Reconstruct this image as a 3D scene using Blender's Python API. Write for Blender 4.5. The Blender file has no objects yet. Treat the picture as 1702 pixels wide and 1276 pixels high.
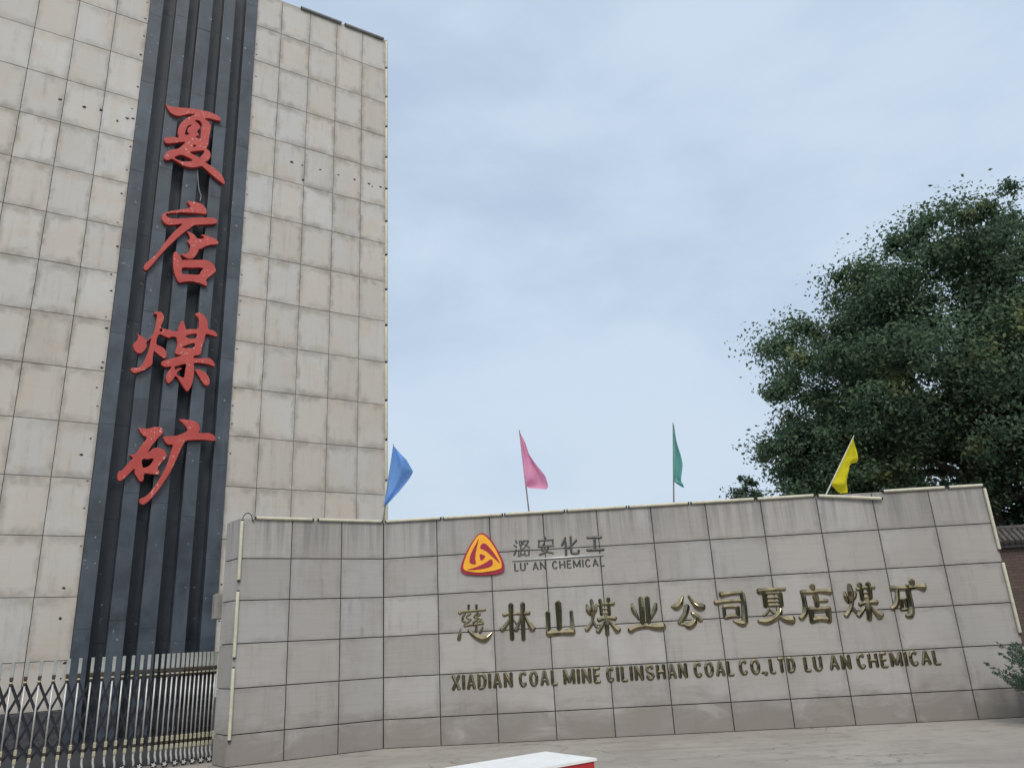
import bpy, bmesh, math, random
import numpy as np
from mathutils import Vector, Matrix
from math import sin, cos, pi, radians

sc = bpy.context.scene
COL = sc.collection
random.seed(7)
rng = np.random.default_rng(7)

# ------------------------------------------------------------------ camera
cd = bpy.data.cameras.new("camera")
cam = bpy.data.objects.new("camera", cd)
COL.objects.link(cam)
RT = Vector((0.99852946, 0.01713777, -0.05143173))
UP = Vector((0.05421186, -0.315661, 0.94732212))
FW = Vector((0.0, 0.94871725, 0.31612588))
m = Matrix.Identity(4)
for i in range(3):
    m[i][0], m[i][1], m[i][2] = RT[i], UP[i], -FW[i]
m.translation = Vector((0, 0, 1.6623))
cam.matrix_world = m
cd.sensor_fit = 'HORIZONTAL'
cd.sensor_width = 36.0
cd.lens = 1276.61 / 1702 * 36.0
cd.clip_start = 0.1
cd.clip_end = 3000
sc.camera = cam

# ------------------------------------------------------------------ world, sun, exposure
SUN = Vector((0.05, -0.68, 0.73)).normalized()
EL = math.asin(SUN.z)
world = bpy.data.worlds.new("World")
sc.world = world
world.use_nodes = True
wt = world.node_tree
wt.nodes.clear()


def nd(nt, typ, ins=None, **props):
    n = nt.nodes.new(typ)
    for k, v in props.items():
        setattr(n, k, v)
    for k, v in (ins or {}).items():
        s = n.inputs[k]
        if isinstance(v, bpy.types.NodeSocket):
            nt.links.new(v, s)
        else:
            if isinstance(v, tuple) and len(v) == 3 and s.type == 'RGBA':
                v = (*v, 1.0)
            s.default_value = v
    return n


def mth(nt, op, a, b=0.0, c=None, clamp=False):
    ins = {0: a, 1: b}
    if c is not None:
        ins[2] = c
    return nd(nt, 'ShaderNodeMath', ins, operation=op, use_clamp=clamp).outputs[0]


def rmp(nt, val, a, b, lo=0.0, hi=1.0):
    return nd(nt, 'ShaderNodeMapRange', {'Value': val, 'From Min': a, 'From Max': b, 'To Min': lo, 'To Max': hi},
              interpolation_type='SMOOTHSTEP').outputs['Result']


def mix(nt, f, a, b, blend='MIX'):
    n = nd(nt, 'ShaderNodeMix', data_type='RGBA', blend_type=blend)
    for i, v in ((0, f), (6, a), (7, b)):
        if isinstance(v, bpy.types.NodeSocket):
            nt.links.new(v, n.inputs[i])
        else:
            n.inputs[i].default_value = (*v, 1.0) if isinstance(v, tuple) and len(v) == 3 else v
    return n.outputs[2]


def nse(nt, vec, scale, detail=4.0, rough=0.55, dist=0.0):
    return nd(nt, 'ShaderNodeTexNoise', {'Vector': vec, 'Scale': scale, 'Detail': detail, 'Roughness': rough, 'Distortion': dist}).outputs['Fac']


def mapping(nt, vec, scale=(1, 1, 1), loc=(0, 0, 0), rot=(0, 0, 0)):
    return nd(nt, 'ShaderNodeMapping', {'Vector': vec, 'Scale': scale, 'Location': loc, 'Rotation': rot}).outputs[0]


sky = nd(wt, 'ShaderNodeTexSky', sky_type='NISHITA', sun_disc=False, sun_elevation=EL,
         sun_rotation=math.atan2(SUN.x, SUN.y), air_density=1.0, dust_density=3.0, ozone_density=1.5)
wdir = nd(wt, 'ShaderNodeTexCoord').outputs['Generated']
wm = mapping(wt, wdir, (1.0, 1.0, 2.2), (3.2, 1.7, 0.4), (0, 0, 0.6))
n1 = nse(wt, wm, 1.7, 6.0, 0.5, 0.25)
n2 = nse(wt, wm, 4.0, 5.0, 0.55, 0.3)
cl = mth(wt, 'ADD', mth(wt, 'MULTIPLY', n1, 0.75), mth(wt, 'MULTIPLY', n2, 0.25))
shade = rmp(wt, cl, 0.38, 0.58)
sepw = nd(wt, 'ShaderNodeSeparateXYZ', {0: wdir})
cloud = mix(wt, shade, (5.25, 6.5, 8.25), (6.65, 7.9, 9.35))
cloud = mix(wt, rmp(wt, sepw.outputs[2], 0.0, 0.45, 0.75, 0.0), cloud, (6.7, 7.75, 8.9))
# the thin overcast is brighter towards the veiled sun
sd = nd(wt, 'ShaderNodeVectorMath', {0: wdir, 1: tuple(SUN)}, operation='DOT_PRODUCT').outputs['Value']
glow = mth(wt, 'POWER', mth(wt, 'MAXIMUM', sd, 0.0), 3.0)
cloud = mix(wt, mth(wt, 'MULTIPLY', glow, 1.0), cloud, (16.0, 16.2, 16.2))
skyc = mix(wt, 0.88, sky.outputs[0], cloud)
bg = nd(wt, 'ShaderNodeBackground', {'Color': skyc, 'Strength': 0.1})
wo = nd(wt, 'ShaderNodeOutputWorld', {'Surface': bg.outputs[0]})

sl = bpy.data.lights.new("sun", 'SUN')
sl.energy = 1.5
sl.angle = radians(14)
sl.color = (1.0, 0.95, 0.88)
so = bpy.data.objects.new("sun", sl)
COL.objects.link(so)
so.rotation_euler = (-SUN).to_track_quat('-Z', 'Y').to_euler()
so.location = (0, -20, 40)

vs = sc.view_settings
vs.view_transform = 'Standard'
vs.look = 'None'
vs.exposure = 0.0
vs.gamma = 1.0
vs.use_curve_mapping = False
sc.cycles.max_bounces = 6
sc.cycles.use_denoising = True

# ------------------------------------------------------------------ places (metres)
CAMZ = 1.6623
AT, AL, AM = 0.57281842, 0.53040110, -0.04156806     # directions of tower face, wing wall, sign wall
TO = Vector((0.0, 24.8659, 0.0))                      # origin of the tower face line
K = Vector((-2.56734, 14.5754, 0.0))                  # inner corner of the sign wall
WH = 3.91                                             # wall height


def dirn(a):
    return Vector((cos(a), sin(a), 0))


def inw(a):
    return Vector((-sin(a), cos(a), 0))


def onT(u, v=0.0, z=0.0):
    return TO + dirn(AT) * u + inw(AT) * v + Vector((0, 0, z))


def onM(u, v=0.0, z=0.0):
    return K + dirn(AM) * u + inw(AM) * v + Vector((0, 0, z))


def onL(u, v=0.0, z=0.0):
    return K + dirn(AL) * u + inw(AL) * v + Vector((0, 0, z))


# ------------------------------------------------------------------ object helpers
def tag(o, label=None, cat=None, group=None, kind=None):
    for k, v in (('label', label), ('category', cat), ('group', group), ('kind', kind)):
        if v:
            o[k] = v
    return o


def empty(name, loc, rz, label, cat, group=None):
    o = bpy.data.objects.new(name, None)
    o.empty_display_size = 0.2
    COL.objects.link(o)
    o.location = loc
    o.rotation_euler = (0, 0, rz)
    return tag(o, label, cat, group)


def link(name, me, mat=None, parent=None, loc=(0, 0, 0), rz=0.0):
    o = bpy.data.objects.new(name, me)
    COL.objects.link(o)
    if mat and not me.materials:
        me.materials.append(mat)
    o.location = loc
    o.rotation_euler = (0, 0, rz)
    if parent:
        o.parent = parent
    return o


class MB:
    """collects shapes, links them as one mesh object"""

    def __init__(self):
        self.v, self.f, self.uv, self.sm = [], [], {}, []

    def add(self, vs, fs, smooth=False, uvs=None):
        n = len(self.v)
        self.v += [tuple(p) for p in vs]
        for i, f in enumerate(fs):
            self.f.append(tuple(n + q for q in f))
            self.sm.append(smooth)
            if uvs:
                self.uv[len(self.f) - 1] = uvs[i]

    def box(self, x0, x1, y0, y1, z0, z1, ch=0.0):
        if ch <= 0:
            v = [(x, y, z) for x in (x0, x1) for y in (y0, y1) for z in (z0, z1)]
            self.add(v, [(0, 1, 3, 2), (4, 6, 7, 5), (0, 4, 5, 1), (2, 3, 7, 6), (0, 2, 6, 4), (1, 5, 7, 3)])
            return
        bm = bmesh.new()
        bmesh.ops.create_cube(bm, size=1.0)
        for q in bm.verts:
            q.co = ((x0 + x1) / 2 + q.co.x * (x1 - x0), (y0 + y1) / 2 + q.co.y * (y1 - y0), (z0 + z1) / 2 + q.co.z * (z1 - z0))
        bmesh.ops.bevel(bm, geom=list(bm.edges), offset=ch, segments=2, affect='EDGES', profile=0.6)
        bm.verts.index_update()
        self.add([q.co for q in bm.verts], [[q.index for q in f.verts] for f in bm.faces])
        bm.free()

    def tube(self, pts, r, n=10, caps=True):
        pts = [Vector(p) for p in pts]
        rs = r if isinstance(r, (list, tuple)) else [r] * len(pts)
        vs, fs = [], []
        prev = None
        for i, p in enumerate(pts):
            t = (pts[min(i + 1, len(pts) - 1)] - pts[max(i - 1, 0)]).normalized()
            if prev is None:
                a = Vector((0, 0, 1)) if abs(t.z) < 0.9 else Vector((1, 0, 0))
                x = t.cross(a).normalized()
            else:
                x = (prev - t * prev.dot(t)).normalized()
            prev = x
            y = t.cross(x)
            for k in range(n):
                an = 2 * pi * k / n
                vs.append(p + (x * cos(an) + y * sin(an)) * rs[i])
        for i in range(len(pts) - 1):
            for k in range(n):
                fs.append((i * n + k, i * n + (k + 1) % n, (i + 1) * n + (k + 1) % n, (i + 1) * n + k))
        self.add(vs, fs, True)
        if caps:
            b = len(self.v) - len(vs)
            self.f.append(tuple(b + k for k in reversed(range(n)))); self.sm.append(False)
            e = b + (len(pts) - 1) * n
            self.f.append(tuple(e + k for k in range(n))); self.sm.append(False)

    def tile(self, x0, x1, z0, z1, y=0.0, gap=0.006, ch=0.005, th=0.03, P=None):
        """one stone slab in the plane y (front towards -y), its own island with a 0..1 UV map"""
        x0 += gap; x1 -= gap; z0 += gap; z1 -= gap
        pts = [(x0 + ch, y, z0 + ch), (x1 - ch, y, z0 + ch), (x1 - ch, y, z1 - ch), (x0 + ch, y, z1 - ch)]
        pts += [(x0, y + ch, z0), (x1, y + ch, z0), (x1, y + ch, z1), (x0, y + ch, z1)]
        pts += [(x0, y + th, z0), (x1, y + th, z0), (x1, y + th, z1), (x0, y + th, z1)]
        fs = [(0, 1, 2, 3)]
        for b in (0, 4):
            for k in range(4):
                q = (k + 1) % 4
                fs.append((b + k, b + 4 + k, b + 4 + q, b + q))
        U = lambda i: ((pts[i][0] - x0) / (x1 - x0), (pts[i][2] - z0) / (z1 - z0))
        uvs = [[U(i) for i in f] for f in fs]
        self.add([P(*p) for p in pts] if P else pts, fs, False, uvs)

    def build(self, name, mat=None, parent=None, loc=(0, 0, 0), rz=0.0):
        me = bpy.data.meshes.new(name)
        me.from_pydata(self.v, [], self.f)
        me.polygons.foreach_set('use_smooth', self.sm)
        if self.uv:
            ul = me.uv_layers.new(name='UVMap')
            for fi, c in self.uv.items():
                for li, co in zip(me.polygons[fi].loop_indices, c):
                    ul.data[li].uv = co
        me.update()
        return link(name, me, mat, parent, loc, rz)


def catmull(P, n=4, closed=False):
    P = [tuple(p) for p in P]
    out = []
    N = len(P)
    for i in range(N if closed else N - 1):
        if closed:
            a, b, c, d = P[i - 1], P[i], P[(i + 1) % N], P[(i + 2) % N]
        else:
            a, b, c, d = P[max(i - 1, 0)], P[i], P[i + 1], P[min(i + 2, N - 1)]
        for k in range(n):
            t = k / n
            out.append(tuple(0.5 * (2 * b[j] + (c[j] - a[j]) * t + (2 * a[j] - 5 * b[j] + 4 * c[j] - d[j]) * t * t
                                    + (3 * b[j] - a[j] - 3 * c[j] + d[j]) * t ** 3) for j in range(len(b))))
    if not closed:
        out.append(P[-1])
    return out


def solid_outline(outs, holes, depth, bevel, n=4):
    """cut-out letter: outlines in (x, z), front at y = -depth, back at y = 0"""
    cu = bpy.data.curves.new('outline', 'CURVE')
    cu.dimensions = '2D'
    cu.fill_mode = 'BOTH'
    for loop in list(outs) + list(holes):
        pts = catmull(loop, n, True)
        s = cu.splines.new('POLY')
        s.points.add(len(pts) - 1)
        for p, q in zip(s.points, pts):
            p.co = (q[0], q[1], 0, 1)
        s.use_cyclic_u = True
    cu.extrude = depth / 2 - bevel
    cu.bevel_depth = bevel
    cu.bevel_resolution = 1
    cu.offset = -bevel
    o = bpy.data.objects.new('outline', cu)
    COL.objects.link(o)
    bpy.context.view_layer.update()
    me = bpy.data.meshes.new_from_object(o.evaluated_get(bpy.context.evaluated_depsgraph_get()))
    bpy.data.objects.remove(o)
    bpy.data.curves.remove(cu)
    co = np.empty(len(me.vertices) * 3)
    me.vertices.foreach_get('co', co)
    co = co.reshape(-1, 3)
    new = np.stack([co[:, 0], -co[:, 2] - depth / 2, co[:, 1]], 1)
    me.vertices.foreach_set('co', new.ravel())
    me.update()
    me.materials.clear()
    return me


def stroke(mb, pts, H, n=4, closed=False, dx=0.0, dz=0.0):
    """chiselled metal stroke along (x, z, half width), ridge towards -y"""
    P = catmull(pts, n, closed) if len(pts) > 2 else [tuple(pts[0]), tuple((a + b) / 2 for a, b in zip(*pts)), tuple(pts[1])]
    P = [(p[0] - dx, p[1] - dz, max(p[2], 0.003)) for p in P]
    if not closed:                                   # rounded ends
        for s in (0, -1):
            a, b = (P[0], P[1]) if s == 0 else (P[-1], P[-2])
            l = math.hypot(a[0] - b[0], a[1] - b[1]) or 1e-6
            e = ((a[0] + (a[0] - b[0]) / l * a[2] * 0.55), (a[1] + (a[1] - b[1]) / l * a[2] * 0.55), a[2] * 0.5)
            P = [e] + P if s == 0 else P + [e]
    prof = [(-1, 0.0), (-1, 0.48), (-0.84, 0.5), (-0.12, 0.97), (0, 1.0), (0.12, 0.97), (0.84, 0.5), (1, 0.48), (1, 0.0)]
    M = len(prof)
    vs, fs = [], []
    N = len(P)
    for i, p in enumerate(P):
        a = P[i - 1] if (i or closed) else P[0]
        b = P[(i + 1) % N] if (i < N - 1 or closed) else P[-1]
        tx, tz = b[0] - a[0], b[1] - a[1]
        l = math.hypot(tx, tz) or 1e-6
        nx, nz = -tz / l, tx / l
        h = min(H, p[2] * 1.05)
        for q, k in prof:
            vs.append((p[0] + nx * q * p[2], 0.004 - k * h, p[1] + nz * q * p[2]))
    for i in range(N if closed else N - 1):
        j = (i + 1) % N
        for k in range(M - 1):
            fs.append((i * M + k, i * M + k + 1, j * M + k + 1, j * M + k))
    if not closed:
        fs.append(tuple(range(M)))
        fs.append(tuple((N - 1) * M + k for k in reversed(range(M))))
    mb.add(vs, fs)


# ------------------------------------------------------------------ materials
def mat(name):
    m = bpy.data.materials.new(name)
    m.use_nodes = True
    nt = m.node_tree
    b = nt.nodes['Principled BSDF']
    return m, nt, b


def setb(nt, b, **k):
    names = {'col': 'Base Color', 'rough': 'Roughness', 'metal': 'Metallic', 'spec': 'Specular IOR Level', 'normal': 'Normal', 'trans': 'Transmission Weight', 'alpha': 'Alpha'}
    for q, v in k.items():
        s = b.inputs[names[q]]
        if isinstance(v, bpy.types.NodeSocket):
            nt.links.new(v, s)
        else:
            s.default_value = (*v, 1) if isinstance(v, tuple) else v


def bump(nt, h, strength, dist=0.01):
    return nd(nt, 'ShaderNodeBump', {'Height': h, 'Strength': strength, 'Distance': dist}).outputs[0]


def tile_material(name, tones, dirt, edge_w, edge_s, streak, striation, rough, var):
    m, nt, b = mat(name)
    tc = nd(nt, 'ShaderNodeTexCoord')
    obj = tc.outputs['Object']
    rnd = nd(nt, 'ShaderNodeNewGeometry').outputs['Random Per Island']
    wn = nd(nt, 'ShaderNodeTexWhiteNoise', {'W': mth(nt, 'MULTIPLY', rnd, 913.0)}, noise_dimensions='1D')
    sep = nd(nt, 'ShaderNodeSeparateXYZ', {0: tc.outputs['UV']})
    u, v = sep.outputs[0], sep.outputs[1]
    # a patch of the noise of its own for every slab
    off = nd(nt, 'ShaderNodeVectorMath', {0: obj, 1: nd(nt, 'ShaderNodeVectorMath', {0: wn.outputs['Color'], 'Scale': 40.0}, operation='SCALE').outputs[0]}, operation='ADD').outputs[0]
    big = nse(nt, off, 0.9, 6.0, 0.6, 0.4)
    mid = nse(nt, off, 3.2, 6.0, 0.62, 0.6)
    fin = nse(nt, off, 26.0, 4.0, 0.7)
    cont = nse(nt, obj, 0.16, 4.0, 0.55, 0.5)
    vert = nse(nt, mapping(nt, off, (7.0, 7.0, 0.5)), 1.0, 5.0, 0.6)
    hor = nse(nt, mapping(nt, off, (1.0, 1.0, 26.0)), 1.6, 4.0, 0.6)
    c = mix(nt, rmp(nt, wn.outputs['Value'], 0.15, 0.85), tones[0], tones[1])
    c = mix(nt, rmp(nt, big, 0.4, 0.7, 0, 0.85), c, tones[2])
    c = mix(nt, rmp(nt, nse(nt, obj, 0.11, 3.0, 0.5), 0.42, 0.62, 0, 0.4), c, tones[2])
    hsv = nd(nt, 'ShaderNodeHueSaturation', {'Color': c, 'Value': mth(nt, 'ADD', mth(nt, 'MULTIPLY', nd(nt, 'ShaderNodeSeparateColor', {0: wn.outputs['Color']}).outputs[1], var), 1.0 - var / 2)})
    c = hsv.outputs[0]
    dx = mth(nt, 'MINIMUM', u, mth(nt, 'SUBTRACT', 1.0, u))
    dz = mth(nt, 'MINIMUM', mth(nt, 'MULTIPLY', v, 1.15), mth(nt, 'SUBTRACT', 1.0, v))
    d = mth(nt, 'MINIMUM', mth(nt, 'MULTIPLY', dx, 1.35), dz)
    d = mth(nt, 'ADD', d, mth(nt, 'MULTIPLY', mth(nt, 'SUBTRACT', mid, 0.5), 0.42))
    e = rmp(nt, d, 0.0, edge_w, 1.0, 0.0)
    e = mth(nt, 'MULTIPLY', e, rmp(nt, cont, 0.3, 0.62, 0.35, 1.0))
    e = mth(nt, 'MULTIPLY', e, rmp(nt, nse(nt, off, 1.7, 4.0, 0.6, 0.5), 0.34, 0.6, 0.1, 1.0))
    c = mix(nt, mth(nt, 'MULTIPLY', e, edge_s), c, dirt)
    st = mth(nt, 'MULTIPLY', rmp(nt, vert, 0.5, 0.76), rmp(nt, mid, 0.32, 0.66))
    c = mix(nt, mth(nt, 'MULTIPLY', st, streak), c, dirt)
    c = mix(nt, mth(nt, 'MULTIPLY', rmp(nt, hor, 0.42, 0.72), striation), c, dirt)
    c = mix(nt, rmp(nt, fin, 0.62, 0.82, 0.0, 0.16), c, dirt)
    c = mix(nt, rmp(nt, cont, 0.56, 0.8, 0.0, 0.3), c, dirt)
    setb(nt, b, col=c, rough=rough, spec=0.3, normal=bump(nt, mth(nt, 'ADD', fin, mth(nt, 'MULTIPLY', mid, 0.6)), 0.12, 0.01))
    return m, nt, b, c


M_TOWER = tile_material('pale stone cladding', ((0.485, 0.462, 0.43), (0.495, 0.49, 0.478), (0.475, 0.425, 0.365)), (0.185, 0.163, 0.135), 0.22, 0.62, 0.36, 0.05, 0.6, 0.09)[0]
M_SIGN, nt_, b_, c_ = tile_material('grey stone cladding', ((0.352, 0.336, 0.32), (0.38, 0.368, 0.36), (0.325, 0.303, 0.282)), (0.155, 0.146, 0.137), 0.14, 0.42, 0.4, 0.12, 0.65, 0.17)
# rain streaks under the coping and splash marks above the paving
tc_ = nd(nt_, 'ShaderNodeTexCoord').outputs['Object']
z_ = nd(nt_, 'ShaderNodeSeparateXYZ', {0: tc_}).outputs[2]
vs_ = nse(nt_, mapping(nt_, tc_, (9, 9, 0.35)), 1.0, 5.0, 0.65)
c_ = mix(nt_, mth(nt_, 'MULTIPLY', mth(nt_, 'MULTIPLY', rmp(nt_, vs_, 0.4, 0.66), rmp(nt_, z_, 2.9, 3.9)), 0.6), c_, (0.15, 0.15, 0.155))
sp_ = nse(nt_, mapping(nt_, tc_, (0.9, 0.9, 2.2)), 1.3, 6.0, 0.65, 0.8)
low_ = mth(nt_, 'MULTIPLY', rmp(nt_, mth(nt_, 'ADD', z_, mth(nt_, 'MULTIPLY', mth(nt_, 'SUBTRACT', sp_, 0.5), 1.6)), 0.1, 0.85, 1.0, 0.0), 0.62)
c_ = mix(nt_, low_, c_, (0.17, 0.15, 0.13))
c_ = mix(nt_, mth(nt_, 'MULTIPLY', rmp(nt_, sp_, 0.58, 0.7), rmp(nt_, z_, 0.2, 0.6, 0.3, 0.0)), c_, (0.38, 0.355, 0.33))
setb(nt_, b_, col=c_)


def simple(name, col, rough=0.6, metal=0.0, var=0.25, scale=6.0, dirt=None, dirt_amt=0.0, spec=0.4, bmp=0.0, stretch=(1, 1, 1)):
    m, nt, b = mat(name)
    obj = mapping(nt, nd(nt, 'ShaderNodeTexCoord').outputs['Object'], stretch)
    n = nse(nt, obj, scale, 6.0, 0.6, 0.3)
    c = mix(nt, rmp(nt, n, 0.3, 0.7), tuple(x * (1 - var) for x in col), tuple(min(1, x * (1 + var)) for x in col))
    if dirt:
        k = nse(nt, obj, scale * 2.3, 6.0, 0.7, 0.5)
        c = mix(nt, rmp(nt, k, 0.52, 0.72, 0, dirt_amt), c, dirt)
    r = rmp(nt, n, 0.2, 0.8, rough * 0.85, min(1, rough * 1.15))
    setb(nt, b, col=c, rough=r, metal=metal, spec=spec)
    if bmp:
        setb(nt, b, normal=bump(nt, n, bmp))
    return m


M_CORE = simple('dark joint mortar', (0.035, 0.032, 0.03), 0.9)
M_CONC = simple('weathered concrete', (0.27, 0.26, 0.245), 0.85, var=0.2, scale=2.0, dirt=(0.14, 0.13, 0.12), dirt_amt=0.6, bmp=0.1)
M_PLINTH = simple('dark granite', (0.06, 0.062, 0.068), 0.5, var=0.3, scale=14)
M_TUBE = simple('cream plastic casing', (0.53, 0.51, 0.40), 0.42, var=0.08, scale=5, dirt=(0.3, 0.28, 0.22), dirt_amt=0.5)
M_TUBE_D = simple('grey plastic casing', (0.26, 0.27, 0.27), 0.5, var=0.1, scale=5, dirt=(0.15, 0.14, 0.12), dirt_amt=0.5)
M_BLACK = simple('black rubber', (0.02, 0.02, 0.02), 0.6)
M_STEEL = simple('brushed steel', (0.5, 0.5, 0.49), 0.38, metal=0.35, var=0.1, scale=20)
M_CAP = simple('pale gate cap', (0.34, 0.36, 0.345), 0.4, metal=0.2, var=0.08, scale=10)
M_BRONZE = simple('bronze joint', (0.075, 0.06, 0.045), 0.4, metal=0.5)
M_BRASS = simple('pale brass joint', (0.50, 0.47, 0.34), 0.35, metal=0.5)
M_SCISSOR = simple('dark blue gate bar', (0.016, 0.018, 0.026), 0.5)
M_SILVER = simple('dull silver metal', (0.15, 0.145, 0.13), 0.16, metal=1.0, var=0.2, scale=12)
M_WHITE = simple('white painted lid', (0.78, 0.79, 0.77), 0.4, var=0.03, scale=3, dirt=(0.55, 0.54, 0.5), dirt_amt=0.4)
M_RED = simple('red painted steel', (0.46, 0.03, 0.035), 0.4, var=0.08, scale=4)
M_MAROON = simple('maroon enamel', (0.32, 0.022, 0.048), 0.45, var=0.06)
M_YELLOW = simple('yellow enamel', (0.84, 0.40, 0.03), 0.45, var=0.05)
M_POLE = simple('thin flag pole', (0.16, 0.15, 0.14), 0.5)
M_BRICK_T = simple('dark roof tile', (0.085, 0.075, 0.07), 0.7, var=0.35, scale=9)


def rib_material(name, col):
    m, nt, b = mat(name)
    obj = nd(nt, 'ShaderNodeTexCoord').outputs['Object']
    n = nse(nt, obj, 1.1, 6.0, 0.6, 0.4)
    w = nse(nt, mapping(nt, obj, (10, 10, 0.6)), 1.0, 5.0, 0.6)
    c = mix(nt, rmp(nt, n, 0.3, 0.7), tuple(x * 0.7 for x in col), tuple(x * 1.45 for x in col))
    c = mix(nt, rmp(nt, w, 0.5, 0.8, 0, 0.45), c, (0.09, 0.10, 0.115))
    rnd = nd(nt, 'ShaderNodeNewGeometry').outputs['Random Per Island']
    c = nd(nt, 'ShaderNodeHueSaturation', {'Color': c, 'Value': rmp(nt, rnd, 0, 1, 0.9, 1.1)}).outputs[0]
    chip = nse(nt, obj, 9.0, 3.0, 0.6, 0.5)
    c = mix(nt, rmp(nt, chip, 0.70, 0.73, 0, 0.6), c, (0.42, 0.45, 0.47))
    setb(nt, b, col=c, rough=rmp(nt, n, 0.3, 0.7, 0.36, 0.55), spec=0.5, normal=bump(nt, w, 0.08))
    return m


M_RIB = rib_material('slate blue metal sheet', (0.042, 0.054, 0.07))
M_RIB_SHADE = rib_material('blue metal sheet with painted shade', (0.023, 0.031, 0.043))  # darker copy of the rib sheet, shade of the recess painted into the colour


def red_letter_material():
    m, nt, b = mat('weathered red lacquer')
    obj = nd(nt, 'ShaderNodeTexCoord').outputs['Object']
    n = nse(nt, obj, 2.0, 5.0, 0.6)
    g = nse(nt, obj, 60.0, 2.0, 0.6)
    c = mix(nt, rmp(nt, n, 0.3, 0.7), (0.38, 0.046, 0.04), (0.46, 0.068, 0.055))
    c = mix(nt, rmp(nt, g, 0.5, 0.75, 0, 0.35), c, (0.5, 0.16, 0.11))
    z = nd(nt, 'ShaderNodeSeparateXYZ', {0: obj}).outputs[2]
    k = nse(nt, obj, 15.0, 3.0, 0.65)
    k2 = nse(nt, obj, 2.2, 3.0, 0.5)
    chip = mth(nt, 'MULTIPLY', rmp(nt, k, 0.61, 0.66), rmp(nt, k2, 0.47, 0.58))
    c = mix(nt, chip, c, (0.62, 0.5, 0.47))
    setb(nt, b, col=c, rough=0.5, spec=0.4)
    return m


M_LETTER = red_letter_material()


def gold_material():
    m, nt, b = mat('tarnished gilt metal')
    obj = nd(nt, 'ShaderNodeTexCoord').outputs['Object']
    n = nse(nt, obj, 5.0, 5.0, 0.6, 0.4)
    c = mix(nt, rmp(nt, n, 0.35, 0.68), (0.31, 0.265, 0.165), (0.14, 0.125, 0.09))
    setb(nt, b, col=c, rough=rmp(nt, n, 0.3, 0.7, 0.1, 0.22), metal=1.0)
    return m


M_GOLD = gold_material()


def cloth_material(name, col):
    m, nt, b = mat(name)
    obj = nd(nt, 'ShaderNodeTexCoord').outputs['Object']
    n = nse(nt, obj, 3.0, 4.0, 0.6)
    c = mix(nt, rmp(nt, n, 0.3, 0.7), tuple(x * 0.88 for x in col), tuple(min(1, x * 1.1) for x in col))
    setb(nt, b, col=c, rough=0.8, spec=0.15)
    tr = nd(nt, 'ShaderNodeBsdfTranslucent', {'Color': c})
    mx = nd(nt, 'ShaderNodeMixShader', {0: 0.5, 1: b.outputs[0], 2: tr.outputs[0]})
    nt.links.new(mx.outputs[0], nt.nodes['Material Output'].inputs[0])
    return m


def leaf_material(name, a, bcol, c3):
    m, nt, b = mat(name)
    g = nd(nt, 'ShaderNodeNewGeometry')
    obj = nd(nt, 'ShaderNodeTexCoord').outputs['Object']
    n = nse(nt, obj, 0.42, 4.0, 0.6)
    c = mix(nt, rmp(nt, g.outputs['Random Per Island'], 0.1, 0.9), a, bcol)
    c = mix(nt, rmp(nt, n, 0.57, 0.7, 0, 0.85), c, c3)
    setb(nt, b, col=c, rough=0.7, spec=0.15)
    tr = nd(nt, 'ShaderNodeBsdfTranslucent', {'Color': c})
    mx = nd(nt, 'ShaderNodeMixShader', {0: 0.32, 1: b.outputs[0], 2: tr.outputs[0]})
    nt.links.new(mx.outputs[0], nt.nodes['Material Output'].inputs[0])
    return m


M_LEAF = leaf_material('dark glossy leaves', (0.056, 0.10, 0.064), (0.115, 0.17, 0.098), (0.21, 0.225, 0.095))
M_LEAF2 = leaf_material('blue green needles', (0.07, 0.115, 0.08), (0.12, 0.17, 0.12), (0.16, 0.2, 0.14))
M_BARK = simple('rough bark', (0.06, 0.05, 0.042), 0.9, var=0.4, scale=5, bmp=0.4, stretch=(3, 3, 0.6))


def ground_material():
    m, nt, b = mat('worn concrete paving')
    obj = nd(nt, 'ShaderNodeTexCoord').outputs['Object']
    a = nse(nt, obj, 0.35, 6.0, 0.6, 0.5)
    f = nse(nt, obj, 3.0, 6.0, 0.65, 0.3)
    g = nse(nt, obj, 60.0, 3.0, 0.7)
    c = mix(nt, rmp(nt, a, 0.3, 0.7), (0.275, 0.252, 0.225), (0.36, 0.335, 0.30))
    c = mix(nt, rmp(nt, f, 0.48, 0.72, 0, 0.6), c, (0.2, 0.18, 0.16))
    sw = nse(nt, mapping(nt, obj, (0.25, 2.4, 1.0), (0, 0, 0), (0, 0, 0.25)), 1.0, 5.0, 0.6, 0.8)
    c = mix(nt, rmp(nt, sw, 0.52, 0.7, 0, 0.5), c, (0.19, 0.175, 0.155))
    c = mix(nt, rmp(nt, g, 0.52, 0.75, 0, 0.4), c, (0.2, 0.19, 0.17))
    cr = nd(nt, 'ShaderNodeTexVoronoi', {'Vector': nd(nt, 'ShaderNodeVectorMath', {0: obj, 1: nd(nt, 'ShaderNodeVectorMath', {0: nd(nt, 'ShaderNodeTexNoise', {'Vector': obj, 'Scale': 1.1, 'Detail': 5.0}).outputs['Color'], 'Scale': 1.6}, operation='SCALE').outputs[0]}, operation='ADD').outputs[0], 'Scale': 0.33}, feature='DISTANCE_TO_EDGE').outputs['Distance']
    ck = mth(nt, 'MULTIPLY', rmp(nt, cr, 0.0, 0.008, 1.0, 0.0), rmp(nt, a, 0.42, 0.5))
    c = mix(nt, mth(nt, 'MULTIPLY', ck, 0.6), c, (0.1, 0.09, 0.08))
    setb(nt, b, col=c, rough=0.85, spec=0.25, normal=bump(nt, mth(nt, 'ADD', f, mth(nt, 'MULTIPLY', g, 0.4)), 0.2))
    return m


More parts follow.
